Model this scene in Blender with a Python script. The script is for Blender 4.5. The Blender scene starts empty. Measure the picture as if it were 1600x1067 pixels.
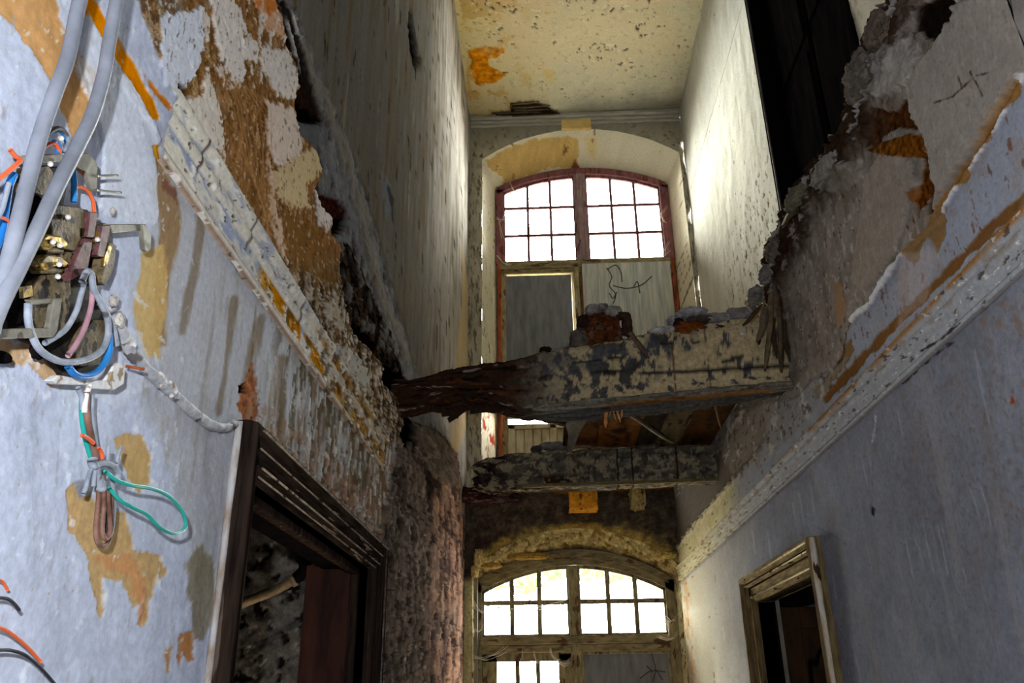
import bpy, bmesh, math, random
import numpy as np
from mathutils import Vector, Matrix

SC = bpy.context.scene
COL = SC.collection
random.seed(7)
RNG = np.random.RandomState(11)

# ------------------------------------------------------------------ camera
F = 1291.0; CX, CY = 800.0, 533.5
_d = np.array([855 - CX, 1095 - CY, F]); _d /= np.linalg.norm(_d)
_vx = 760 - CX; _vy = -(_d[0] * _vx + _d[2] * F) / _d[1]
_v = np.array([_vx, _vy, F]); _v /= np.linalg.norm(_v)
_r = np.cross(_d, _v)
CAMP = np.array([0, 0, 1.6])
M = np.stack([_r, _d, _v], 1)
cam = bpy.data.cameras.new('camera'); camo = bpy.data.objects.new('camera', cam); COL.objects.link(camo)
cam.sensor_width = 36.0; cam.lens = F / 1600 * 36.0; cam.clip_start = 0.02; cam.clip_end = 500
R3 = np.stack([M[0], -M[1], -M[2]], 1)
mm = Matrix([[*R3[i], CAMP[i]] for i in range(3)] + [[0, 0, 0, 1]])
camo.matrix_world = mm
SC.camera = camo

# ------------------------------------------------------------------ light and exposure
SC.view_settings.view_transform = 'Standard'
SC.view_settings.look = 'None'
SC.view_settings.gamma = 1.0
SC.view_settings.use_curve_mapping = False
SC.view_settings.exposure = 0.0
W = bpy.data.worlds.new('sky'); SC.world = W; W.use_nodes = True
bg = W.node_tree.nodes['Background']
bg.inputs[0].default_value = (1.0, 0.985, 0.97, 1); bg.inputs[1].default_value = 118.0


def lamp(name, kind, loc, energy, col=(1, 1, 1), rot=None, **k):
    l = bpy.data.lights.new(name, kind); o = bpy.data.objects.new(name, l); COL.objects.link(o)
    o.location = loc; l.energy = energy; l.color = col
    if rot: o.rotation_euler = rot
    for a, b in k.items(): setattr(l, a, b)
    return o


# the photographer's flash, above and a little left of the lens
lamp('flash_light', 'POINT', (-0.13, -0.04, 1.80), 138.0, (0.92, 0.96, 1.0), shadow_soft_size=0.02)
for nm, cz, hz, cx, wx, py in (('portal_upper', 7.6, 1.6, .65, 2.3, 9.7), ('portal_lower', 2.0, 2.2, .32, 2.2, 9.62)):
    p = lamp(nm, 'AREA', (cx, py, cz), 1, rot=(math.radians(-90), 0, 0), shape='RECTANGLE', size=wx, size_y=hz)
    p.data.cycles.is_portal = True


# ------------------------------------------------------------------ projection helpers
def ray(x, y): return M.T @ np.array([(x - CX) / F, (y - CY) / F, 1.])
def onx(x, y, X): k = ray(x, y); return CAMP + k * ((X - CAMP[0]) / k[0])
def ony(x, y, Y): k = ray(x, y); return CAMP + k * ((Y - CAMP[1]) / k[1])
def onz(x, y, Z): k = ray(x, y); return CAMP + k * ((Z - CAMP[2]) / k[2])
def proj(P):
    c = (P - CAMP) @ M.T
    z = np.where(c[:, 2] < .05, .05, c[:, 2])
    px = CX + F * c[:, 0] / z; py = CY + F * c[:, 1] / z
    bad = c[:, 2] < .05
    px[bad] = -9e4; py[bad] = -9e4
    return px, py


# ------------------------------------------------------------------ noise
_G = np.random.RandomState(3).rand(256, 256) * 2 * math.pi
_GX = np.cos(_G); _GY = np.sin(_G)


def vnoise(x, y, s=0):
    """gradient noise, centred on .5"""
    x = x + s * 37.17; y = y + s * 91.7
    xi = np.floor(x).astype(int); yi = np.floor(y).astype(int)
    fx = x - xi; fy = y - yi
    xa = xi & 255; xb = (xi + 1) & 255; ya = yi & 255; yb = (yi + 1) & 255
    a = _GX[xa, ya] * fx + _GY[xa, ya] * fy; b = _GX[xb, ya] * (fx - 1) + _GY[xb, ya] * fy
    c = _GX[xa, yb] * fx + _GY[xa, yb] * (fy - 1); e = _GX[xb, yb] * (fx - 1) + _GY[xb, yb] * (fy - 1)
    fx = fx * fx * fx * (fx * (fx * 6 - 15) + 10); fy = fy * fy * fy * (fy * (fy * 6 - 15) + 10)
    return .5 + .82 * ((a * (1 - fx) + b * fx) * (1 - fy) + (c * (1 - fx) + e * fx) * fy)


def fbm(x, y, s=0, o=4):
    t = 0; a = 1.; n = 0
    for i in range(o):
        t = t + a * (vnoise(x, y, s + i * 7) - .5); n += a; a *= .58
        x, y = x * 2.03 + .35 * y + 1.3, y * 2.03 - .1 * x + 4.1
    return t / n * 2.9      # roughly -1..1


def sst(a, b, x):
    t = np.clip((x - a) / (b - a + 1e-12), 0, 1); return t * t * (3 - 2 * t)


def s2l(c):
    c = np.clip(np.asarray(c, float) / 255., 0, 1)
    return np.where(c <= .04045, c / 12.92, ((c + .055) / 1.055) ** 2.4)


class Paint:
    """colour and relief of a surface; outlines of flaked patches are laid on the surface points"""
    def __init__(s, P, u, v, base):
        s.P = P; s.u = u; s.v = v; s.px, s.py = proj(P)
        s.c = np.tile(np.array(base, float), (len(P), 1)); s.d = np.zeros(len(P)); s.keep = np.ones(len(P), bool)

    def n(s, fu, fv=None, sd=0, o=4):
        return fbm(s.u * fu, s.v * (fu if fv is None else fv), sd, o)

    def mix(s, m, col, a=1.0):
        m = np.clip(m * a * np.ones(len(s.c)), 0, 1)[:, None]; s.c = s.c * (1 - m) + np.array(col, float) * m

    def mul(s, f): s.c = s.c * (f[:, None] if hasattr(f, '__len__') else f)

    def sd(s, pts, margin=60):
        pts = np.array(pts, float)
        lo = pts.min(0) - margin; hi = pts.max(0) + margin
        idx = np.where((s.px > lo[0]) & (s.px < hi[0]) & (s.py > lo[1]) & (s.py < hi[1]))[0]
        out = np.full(len(s.px), -margin * 1.)
        if not len(idx): return out
        x = s.px[idx]; y = s.py[idx]
        dm = np.full(len(idx), 1e9); ins = np.zeros(len(idx), bool)
        for i in range(len(pts)):
            a = pts[i]; b = pts[(i + 1) % len(pts)]
            e = b - a; L = (e * e).sum() + 1e-9
            t = np.clip(((x - a[0]) * e[0] + (y - a[1]) * e[1]) / L, 0, 1)
            dm = np.minimum(dm, (x - a[0] - t * e[0]) ** 2 + (y - a[1] - t * e[1]) ** 2)
            if a[1] != b[1]:
                cr = ((a[1] > y) != (b[1] > y)) & (x < (b[0] - a[0]) * (y - a[1]) / (b[1] - a[1]) + a[0])
                ins ^= cr
        out[idx] = np.where(ins, 1, -1) * np.sqrt(dm)
        return out

    def poly(s, pts, rag=5, f=25, soft=1.2, seed=1, fv=None):
        return sst(-soft, soft, s.sd(pts) + rag * s.n(f, fv, seed, 5))

    def patch(s, pts, col, rag=5, f=25, soft=1.2, a=1., seed=1, d=0, var=0, fv=None):
        m = s.poly(pts, rag, f, soft, seed, fv)
        col = np.array(col, float)
        if var: col = col * (1 + var * s.n(f * 1.3, None, seed + 5)[:, None])
        mm_ = (m * a)[:, None]; s.c = s.c * (1 - mm_) + col * mm_
        s.d += m * d
        return m

    def dist(s, pts):
        pts = np.array(pts, float); dm = np.full(len(s.px), 1e9)
        for a, b in zip(pts[:-1], pts[1:]):
            e = b - a; L = (e * e).sum() + 1e-9
            t = np.clip(((s.px - a[0]) * e[0] + (s.py - a[1]) * e[1]) / L, 0, 1)
            dm = np.minimum(dm, (s.px - a[0] - t * e[0]) ** 2 + (s.py - a[1] - t * e[1]) ** 2)
        return np.sqrt(dm)

    def line(s, pts, w, col, rag=3, f=25, a=1., soft=1.2, seed=3, d=0, fv=None):
        m = sst(-soft, soft, w - s.dist(pts) + rag * s.n(f, fv, seed, 5))
        s.mix(m, col, a); s.d += m * d
        return m

    def shards(s, m, fu, fv, seed, pal, amp, a=.9, n=5, shear=0):
        """flaky layers: stepped noise, each step its own tone and height"""
        t = fbm(s.u * fu + s.v * shear, s.v * fv, seed, 5) * n + 20; k = np.floor(t).astype(int); fr = t - k
        pal = np.array(pal, float); h = (k * 7 + seed * 3) % len(pal)
        col = pal[h] * (.86 + .24 * fr)[:, None] * (1 + .08 * s.n(60, 60, seed + 2))[:, None]
        mm_ = np.clip(m * a, 0, 1)[:, None]; s.c = s.c * (1 - mm_) + col * mm_
        s.d += m * amp * (((k * 5 + 1) % 4) / 4. + .35 * fr)

    def spots(s, region, fu, fv, thr, col, a=1., seed=20, d=0, soft=.08, o=4):
        m = region * sst(thr, thr + soft, s.n(fu, fv, seed, o))
        s.mix(m, col, a); s.d += m * d
        return m


# ------------------------------------------------------------------ materials
def vmat(name, rough=.85, bump=.35, scale=60, var=.28, spec=.3, fine=220):
    m = bpy.data.materials.new(name); m.use_nodes = True; t = m.node_tree; N = t.nodes; L = t.links
    b = N['Principled BSDF']; b.inputs['Roughness'].default_value = rough
    b.inputs['Specular IOR Level'].default_value = spec
    at = N.new('ShaderNodeAttribute'); at.attribute_name = 'Col'
    tc = N.new('ShaderNodeTexCoord')
    n1 = N.new('ShaderNodeTexNoise'); n1.inputs['Scale'].default_value = scale; n1.inputs['Detail'].default_value = 8
    n1.inputs['Roughness'].default_value = .65
    n2 = N.new('ShaderNodeTexNoise'); n2.inputs['Scale'].default_value = fine; n2.inputs['Detail'].default_value = 4
    L.new(tc.outputs['Object'], n1.inputs['Vector']); L.new(tc.outputs['Object'], n2.inputs['Vector'])
    mr = N.new('ShaderNodeMapRange'); mr.inputs[1].default_value = .3; mr.inputs[2].default_value = .7
    mr.inputs[3].default_value = 1 - var; mr.inputs[4].default_value = 1 + var * .7
    L.new(n1.outputs['Fac'], mr.inputs[0])
    mx = N.new('ShaderNodeVectorMath'); mx.operation = 'SCALE'
    L.new(at.outputs['Color'], mx.inputs[0]); L.new(mr.outputs[0], mx.inputs['Scale'])
    L.new(mx.outputs[0], b.inputs['Base Color'])
    ad = N.new('ShaderNodeMath'); ad.operation = 'MULTIPLY_ADD'; ad.inputs[1].default_value = .35
    L.new(n2.outputs['Fac'], ad.inputs[0]); L.new(n1.outputs['Fac'], ad.inputs[2])
    bp = N.new('ShaderNodeBump'); bp.inputs['Strength'].default_value = bump; bp.inputs['Distance'].default_value = .012
    L.new(ad.outputs[0], bp.inputs['Height']); L.new(bp.outputs[0], b.inputs['Normal'])
    return m


def nmat(name, c1, c2, scale=(20, 20, 20), rough=.7, metal=0, bump=.2, c3=None, thr=.62, spec=.1, dist=.004):
    """two colours mottled by stretched noise, optional third colour in sharp flakes"""
    m = bpy.data.materials.new(name); m.use_nodes = True; t = m.node_tree; N = t.nodes; L = t.links
    b = N['Principled BSDF']; b.inputs['Roughness'].default_value = rough; b.inputs['Metallic'].default_value = metal
    b.inputs['Specular IOR Level'].default_value = spec
    tc = N.new('ShaderNodeTexCoord'); mp = N.new('ShaderNodeMapping'); mp.inputs['Scale'].default_value = scale
    L.new(tc.outputs['Object'], mp.inputs[0])
    n1 = N.new('ShaderNodeTexNoise'); n1.inputs['Scale'].default_value = 1; n1.inputs['Detail'].default_value = 8
    n1.inputs['Roughness'].default_value = .6
    L.new(mp.outputs[0], n1.inputs['Vector'])
    r = N.new('ShaderNodeValToRGB'); r.color_ramp.elements[0].position = .35; r.color_ramp.elements[1].position = .65
    r.color_ramp.elements[0].color = (*s2l(c1), 1); r.color_ramp.elements[1].color = (*s2l(c2), 1)
    L.new(n1.outputs['Fac'], r.inputs[0]); out = r.outputs[0]
    if c3 is not None:
        n3 = N.new('ShaderNodeTexNoise'); n3.inputs['Scale'].default_value = .6; n3.inputs['Detail'].default_value = 9
        mp2 = N.new('ShaderNodeMapping'); mp2.inputs['Scale'].default_value = scale; mp2.inputs['Location'].default_value = (3, 7, 1)
        L.new(tc.outputs['Object'], mp2.inputs[0]); L.new(mp2.outputs[0], n3.inputs['Vector'])
        r3 = N.new('ShaderNodeMapRange'); r3.inputs[1].default_value = thr; r3.inputs[2].default_value = thr + .03
        L.new(n3.outputs['Fac'], r3.inputs[0])
        mx = N.new('ShaderNodeMix'); mx.data_type = 'RGBA'; mx.inputs['B'].default_value = (*s2l(c3), 1)
        L.new(r3.outputs[0], mx.inputs['Factor']); L.new(out, mx.inputs['A']); out = mx.outputs['Result']
    L.new(out, b.inputs['Base Color'])
    bp = N.new('ShaderNodeBump'); bp.inputs['Strength'].default_value = bump; bp.inputs['Distance'].default_value = dist
    L.new(n1.outputs['Fac'], bp.inputs['Height']); L.new(bp.outputs[0], b.inputs['Normal'])
    return m


def glassmat():
    m = bpy.data.materials.new('dusty_glass'); m.use_nodes = True; t = m.node_tree; N = t.nodes; L = t.links
    N.remove(N['Principled BSDF']); o = N['Material Output']
    tr = N.new('ShaderNodeBsdfTransparent'); tr.inputs[0].default_value = (.93, .95, .93, 1)
    gl = N.new('ShaderNodeBsdfGlossy'); gl.inputs['Roughness'].default_value = .05
    df = N.new('ShaderNodeBsdfTranslucent'); df.inputs[0].default_value = (.8, .8, .78, 1)
    fr = N.new('ShaderNodeFresnel'); fr.inputs[0].default_value = 1.45
    m1 = N.new('ShaderNodeMixShader'); m2 = N.new('ShaderNodeMixShader'); m1.inputs[0].default_value = .003
    L.new(tr.outputs[0], m1.inputs[1]); L.new(df.outputs[0], m1.inputs[2])
    L.new(fr.outputs[0], m2.inputs[0]); L.new(m1.outputs[0], m2.inputs[1]); L.new(gl.outputs[0], m2.inputs[2])
    L.new(m2.outputs[0], o.inputs[0])
    return m


PLASTER = vmat('old_plaster', .9, .2, 60, .18, 0)
ROUGHP = vmat('rough_render', .95, .5, 34, .4, 0, 140)
TIMBER = vmat('weathered_timber', .9, .6, 40, .4, .05)
RUBBLE = vmat('rubble', .95, .9, 30, .4, 0)
GLASS = glassmat()
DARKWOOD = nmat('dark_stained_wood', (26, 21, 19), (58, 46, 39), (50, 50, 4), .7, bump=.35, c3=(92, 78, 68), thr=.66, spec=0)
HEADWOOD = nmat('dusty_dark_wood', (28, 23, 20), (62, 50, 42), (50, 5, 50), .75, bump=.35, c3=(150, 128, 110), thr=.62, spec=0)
BLACKWOOD = nmat('blackened_wood', (9, 8, 9), (20, 17, 16), (12, 12, 3), .9, bump=.1, spec=0)
REDWOOD = nmat('dark_red_brown_wood', (40, 22, 18), (72, 40, 30), (14, 14, 3), .6, bump=.25)
DOORWOOD = nmat('brown_panelled_wood', (34, 22, 12), (70, 46, 26), (9, 9, 3), .5, bump=.2)
MAUVEGREY = nmat('faded_mauve_paint', (118, 96, 98), (150, 128, 126), (22, 22, 8), .7, bump=.3, c3=(84, 60, 50), thr=.62)
OLIVE = nmat('olive_cream_paint', (104, 94, 66), (156, 144, 106), (24, 24, 8), .6, bump=.3, c3=(84, 62, 40), thr=.60)
OLIVEH = nmat('olive_cream_paint_h', (100, 90, 64), (150, 138, 102), (8, 24, 24), .6, bump=.3, c3=(84, 62, 40), thr=.62)
MAUVE = nmat('mauve_brown_paint', (98, 58, 62), (138, 92, 92), (20, 20, 8), .6, bump=.3, c3=(84, 44, 30), thr=.60)
RUSTWOOD = nmat('bare_red_wood', (110, 52, 26), (158, 88, 52), (22, 22, 5), .7, bump=.3, c3=(70, 40, 28), thr=.62)
CREAMW = nmat('cream_worn_paint', (190, 176, 140), (222, 212, 184), (16, 16, 6), .6, bump=.3, c3=(120, 84, 50), thr=.66)
GREYP = nmat('grey_board', (116, 120, 120), (140, 143, 141), (20, 20, 2.5), .8, bump=.1)
GREYP2 = nmat('pale_grey_board', (150, 154, 152), (196, 196, 188), (26, 26, 2), .8, bump=.15)
SLATE = nmat('slate_grey_panel', (98, 101, 106), (126, 128, 130), (14, 14, 3), .7, bump=.1)


# ------------------------------------------------------------------ object helpers
def tag(o, label=None, cat=None, group=None, kind=None):
    for k, v in (('label', label), ('category', cat), ('group', group), ('kind', kind)):
        if v: o[k] = v
    return o


def link(name, me, mat, parent=None):
    o = bpy.data.objects.new(name, me); COL.objects.link(o)
    if mat is not None and not me.materials: me.materials.append(mat)
    if parent is not None: o.parent = parent; o.matrix_parent_inverse = Matrix.Translation(-Vector(parent.location))
    return o


def empty(name, loc=(0, 0, 0)):
    o = bpy.data.objects.new(name, None); COL.objects.link(o); o.location = loc; o.empty_display_size = .1
    return o


def np_mesh(name, V, Q, col=None, smooth=True):
    """V (N,3), Q (K,4) or list of such; unused points are dropped"""
    used = np.zeros(len(V), bool); used[Q.ravel()] = True
    mp = np.cumsum(used) - 1; V = V[used]; Q = mp[Q]
    me = bpy.data.meshes.new(name); k = Q.shape[1]
    me.vertices.add(len(V)); me.vertices.foreach_set('co', np.ascontiguousarray(V, np.float32).ravel())
    me.loops.add(Q.size); me.loops.foreach_set('vertex_index', np.ascontiguousarray(Q, np.int32).ravel())
    me.polygons.add(len(Q)); me.polygons.foreach_set('loop_start', np.arange(0, Q.size, k, dtype=np.int32))
    me.polygons.foreach_set('loop_total', np.full(len(Q), k, np.int32))
    me.update(calc_edges=True)
    if smooth: me.polygons.foreach_set('use_smooth', np.ones(len(Q), bool))
    if col is not None:
        a = me.color_attributes.new('Col', 'FLOAT_COLOR', 'POINT')
        c = np.ones((len(V), 4), np.float32); k = s2l(col[used]); g = k.mean(1, keepdims=True); k = np.clip(g + (k - g) * 1.06, .002, 1) ** 1.2; c[:, :3] = k; a.data.foreach_set('color', c.ravel())
    me.validate()
    return me


def quads(nu, nv, wrap=False, off=0):
    i = np.arange(nu - 1)[:, None]; j = np.arange(nv - (0 if wrap else 1))[None, :]
    j2 = (j + 1) % nv
    return (np.stack([i * nv + j, (i + 1) * nv + j, (i + 1) * nv + j2, i * nv + j2], -1).reshape(-1, 4)) + off


def wall(name, axis, const, sign, blocks, paint, mat, hole=None, kind='structure'):
    """heightfield wall; sign points the relief towards the corridor"""
    Vs, Qs, Cs = [], [], []; off = 0
    for us, vs in blocks:
        us = np.asarray(us); vs = np.asarray(vs)
        U, Vv = np.meshgrid(us, vs, indexing='ij'); u = U.ravel(); v = Vv.ravel()
        if axis == 'x': P = np.stack([np.full_like(u, const), u, v], 1)
        elif axis == 'y': P = np.stack([u, np.full_like(u, const), v], 1)
        else: P = np.stack([u, v, np.full_like(u, const)], 1)
        p = Paint(P, u, v, (200, 200, 200)); paint(p)
        P = P.copy()
        P[:, {'x': 0, 'y': 1, 'z': 2}[axis]] += sign * p.d
        Q = quads(len(us), len(vs)); kq = p.keep[Q].all(1)
        if hole is not None:
            uc = u[Q].mean(1); vc = v[Q].mean(1)
            kq &= ~((uc > hole[0]) & (uc < hole[1]) & (vc > hole[2]) & (vc < hole[3]))
        Q = Q[kq]
        Vs.append(P); Qs.append(Q + off); Cs.append(p.c); off += len(P)
    me = np_mesh(name, np.concatenate(Vs), np.concatenate(Qs), np.concatenate(Cs))
    o = link(name, me, mat)
    if kind: o['kind'] = kind
    return o


def gspace(a, b, X, px=2.6, extra=()):
    """spacing growing with distance so that cells stay a few pixels wide"""
    out = [a]; y = a
    while y < b:
        y += max(.0028, px * y * y / (F * abs(X))); out.append(y)
    out[-1] = b
    return np.array(sorted(set(out) | set(extra)))


def box(bm, x0, x1, y0, y1, z0, z1, bev=0):
    r = bmesh.ops.create_cube(bm, size=1)
    for v in r['verts']:
        v.co = Vector(((x0 + x1) / 2 + v.co.x * (x1 - x0), (y0 + y1) / 2 + v.co.y * (y1 - y0), (z0 + z1) / 2 + v.co.z * (z1 - z0)))
    if bev: bmesh.ops.bevel(bm, geom=list({e for v in r['verts'] for e in v.link_edges}), offset=bev, segments=1, affect='EDGES')
    return r


def bobj(name, mat, parent, *boxes, bev=.004):
    bm = bmesh.new()
    for b in boxes: box(bm, *b, bev=bev)
    me = bpy.data.meshes.new(name); bm.to_mesh(me); bm.free()
    return link(name, me, mat, parent)


def spline(pts, n=6):
    pts = [np.array(p, float) for p in pts]
    if len(pts) < 3: return pts
    P = [2 * pts[0] - pts[1]] + pts + [2 * pts[-1] - pts[-2]]; out = []
    for i in range(1, len(P) - 2):
        for k in range(n):
            t = k / n; a, b, c, d = P[i - 1:i + 3]
            out.append(.5 * (2 * b + (c - a) * t + (2 * a - 5 * b + 4 * c - d) * t * t + (3 * b - a - 3 * c + d) * t ** 3))
    out.append(pts[-1]); return out


def tube(name, pts, r, mat, parent=None, seg=10, n=6, smooth=True, lump=0, sd=0):
    pts = spline(pts, n) if smooth else [np.array(p, float) for p in pts]
    N_ = len(pts); V = []; up = np.array([.3, .2, .93]); tprev = None
    for i, p in enumerate(pts):
        t = pts[min(i + 1, N_ - 1)] - pts[max(i - 1, 0)]; t = t / (np.linalg.norm(t) + 1e-9)
        a = up - t * (up @ t); a /= np.linalg.norm(a) + 1e-9; b = np.cross(t, a); up = a
        rr = r[0] + (r[1] - r[0]) * i / (N_ - 1) if hasattr(r, '__len__') else r
        for k in range(seg):
            an = 2 * math.pi * k / seg
            q = rr * (1 + lump * (float(vnoise(np.array(i * .35 + k * .0), np.array(k * 1.1 + sd), sd)) - .5) * 2)
            V.append(p + (a * math.cos(an) + b * math.sin(an)) * q)
    Q = quads(N_, seg, True)
    me = bpy.data.meshes.new(name)
    fs = [tuple(q) for q in Q] + [tuple(range(seg - 1, -1, -1)), tuple(range((N_ - 1) * seg, N_ * seg))]
    me.from_pydata([tuple(v) for v in V], [], fs)
    me.polygons.foreach_set('use_smooth', [True] * len(fs))
    return link(name, me, mat, parent)


def rock(name, c, rad, base, seed=0, sub=4, amp=.25, f=2.2, mat=None, parent=None, paint=None, flat=0):
    bm = bmesh.new(); bmesh.ops.create_icosphere(bm, subdivisions=sub, radius=1)
    V = np.array([v.co[:] for v in bm.verts]); Fc = np.array([[v.index for v in f.verts] for f in bm.faces]); bm.free()
    n = fbm(V[:, 0] * f + V[:, 2] * 1.7 + seed, V[:, 1] * f - V[:, 2] * 1.3, seed, 5)
    n2 = fbm(V[:, 2] * f * 1.5 + seed, V[:, 0] * f + V[:, 1] * f, seed + 3, 4)
    # blocky: push towards a rounded box
    B = V / (np.abs(V) ** 4).sum(1)[:, None] ** .25
    V = V * .45 + B * .55
    V = V * (1 + amp * n + amp * .5 * n2)[:, None]
    P = V * np.array(rad) + np.array(c)
    p = Paint(P, P[:, 0] + P[:, 1] * .3, P[:, 2] + P[:, 1] * .7, base)
    p.mul(1 + .22 * p.n(25, None, seed + 9))
    if paint: paint(p)
    return link(name, np_mesh(name, P, Fc, p.c), mat or RUBBLE, parent)


def timber(name, p0, p1, w, h, paint, seed=0, n=220, amp=.012, ends=(.05, 0), sag=0, mat=None, parent=None, shape=None, base=(90, 80, 68), m=14):
    """long squared timber with worn faces and ragged ends, relief and colour on its own grid"""
    p0 = np.array(p0, float); p1 = np.array(p1, float); L = np.linalg.norm(p1 - p0); t = (p1 - p0) / L
    up = np.array([0, 0, 1.]); s = np.cross(t, up); s /= np.linalg.norm(s); up = np.cross(s, t)
    e = np.linspace(-1, 1, m, endpoint=False)
    o = np.ones(m)
    a = np.concatenate([e, o, -e, -o]); b = np.concatenate([-o, e, o, -e])
    k = len(a); i = np.linspace(0, 1, n)
    I, A = np.meshgrid(i, a, indexing='ij'); _, B = np.meshgrid(i, b, indexing='ij')
    K = np.tile(np.arange(k), n) / m * (w + h) * .5; I = I.ravel(); A = A.ravel(); B = B.ravel()
    rr = 1 - .06 * (np.abs(A * B) ** 6)
    e0 = ends[0] * (.5 + fbm(K * 14, K * 0, seed + 31, 4)); e1 = ends[1] * (.5 + fbm(K * 14, K * 0, seed + 37, 4))
    x = I * L + e0 * (1 - I) ** 3 - e1 * I ** 3
    W_, H0, H1 = w / 2, -h / 2, h / 2
    if shape is not None: W_, H0, H1 = shape(I)
    ctr = np.where(B > 0, B * H1, -B * H0)
    nz = fbm(x * 3, K * 30, seed, 5) * amp + fbm(x * 11, K * 9 + 3, seed + 5, 3) * amp * .5
    y = A * W_ * rr + A * nz; z = ctr * rr + B * nz - sag * 4 * I * (1 - I)
    P = p0 + np.outer(x, t) + np.outer(y, s) + np.outer(z, up)
    p = Paint(P, x, K, base); p.I = I; p.A = A; p.B = B; paint(p)
    Q = quads(n, k, True)
    capa = np.array([[0, q, q + 1, q + 1] for q in range(1, k - 1)])
    # caps: fan quads towards the middle point
    V = np.vstack([P, P[:k].mean(0) + t * .02, P[-k:].mean(0) - t * .02]); c = np.vstack([p.c, p.c[:k].mean(0) * .6, p.c[-k:].mean(0) * .6])
    nq = n * k; tri = []
    for q in range(0, k, 2):
        tri.append([nq, (q + 2) % k, q + 1, q]); tri.append([nq + 1, (n - 1) * k + q, (n - 1) * k + q + 1, (n - 1) * k + (q + 2) % k])
    return link(name, np_mesh(name, V, np.vstack([Q, np.array(tri)]), c), mat or TIMBER, parent)


def lath(name, p0, p1, w, th, base, seed=0, parent=None, taper=.6, bend=0, mat=None):
    """thin split strip of wood with a splintered end"""
    p0 = np.array(p0, float); p1 = np.array(p1, float); t = p1 - p0; L = np.linalg.norm(t); t /= L
    vw = (p0 + p1) / 2 - CAMP; vw = vw / np.linalg.norm(vw)
    rs = np.random.RandomState(seed); ax = np.cross(t, np.array([rs.uniform(-.4, .4), 1, rs.uniform(-.2, .2)])); ax /= np.linalg.norm(ax)
    nn = np.cross(t, ax); n = 14; V = []
    for i in range(n):
        f = i / (n - 1); ww = w / 2 * (1 + .18 * math.sin(f * 9 + seed)) * (1 if f < taper else 1 - .75 * (f - taper) / (1 - taper))
        c = p0 + t * L * f + nn * bend * math.sin(f * math.pi) + ax * bend * .6 * math.sin(f * 5 + seed)
        for a, b in ((-1, -1), (1, -1), (1, 1), (-1, 1)): V.append(c + ax * a * ww + nn * b * th / 2)
    V = np.array(V); p = Paint(V, V[:, 2] * 1, V[:, 0] + V[:, 1], base); p.mul(1 + .25 * fbm(V[:, 0] * 40, V[:, 2] * 10, seed))
    Q = np.vstack([quads(n, 4, True), [[3, 2, 1, 0], [4 * n - 4, 4 * n - 3, 4 * n - 2, 4 * n - 1]]])
    return link(name, np_mesh(name, V, Q, p.c, False), mat or TIMBER, parent)

# ================================================================== SETTING
XL, XR, XU, YE, ZC = -.84, 1.44, 2.0, 9.1, 8.9
BREAK = [(415, -40), (420, 5), (432, 45), (437, 75), (455, 100), (460, 135), (452, 165), (456, 205), (482, 228), (497, 272), (485, 295), (493, 322), (512, 340),
         (510, 365), (525, 382), (522, 425), (532, 475), (547, 525), (570, 545), (592, 568), (592, 600), (617, 622), (625, 660), (612, 700)]
FLOORLINE = [(440, -50), (455, 0), (560, 262), (650, 572), (690, 655), (722, 745), (745, 800)]


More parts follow.
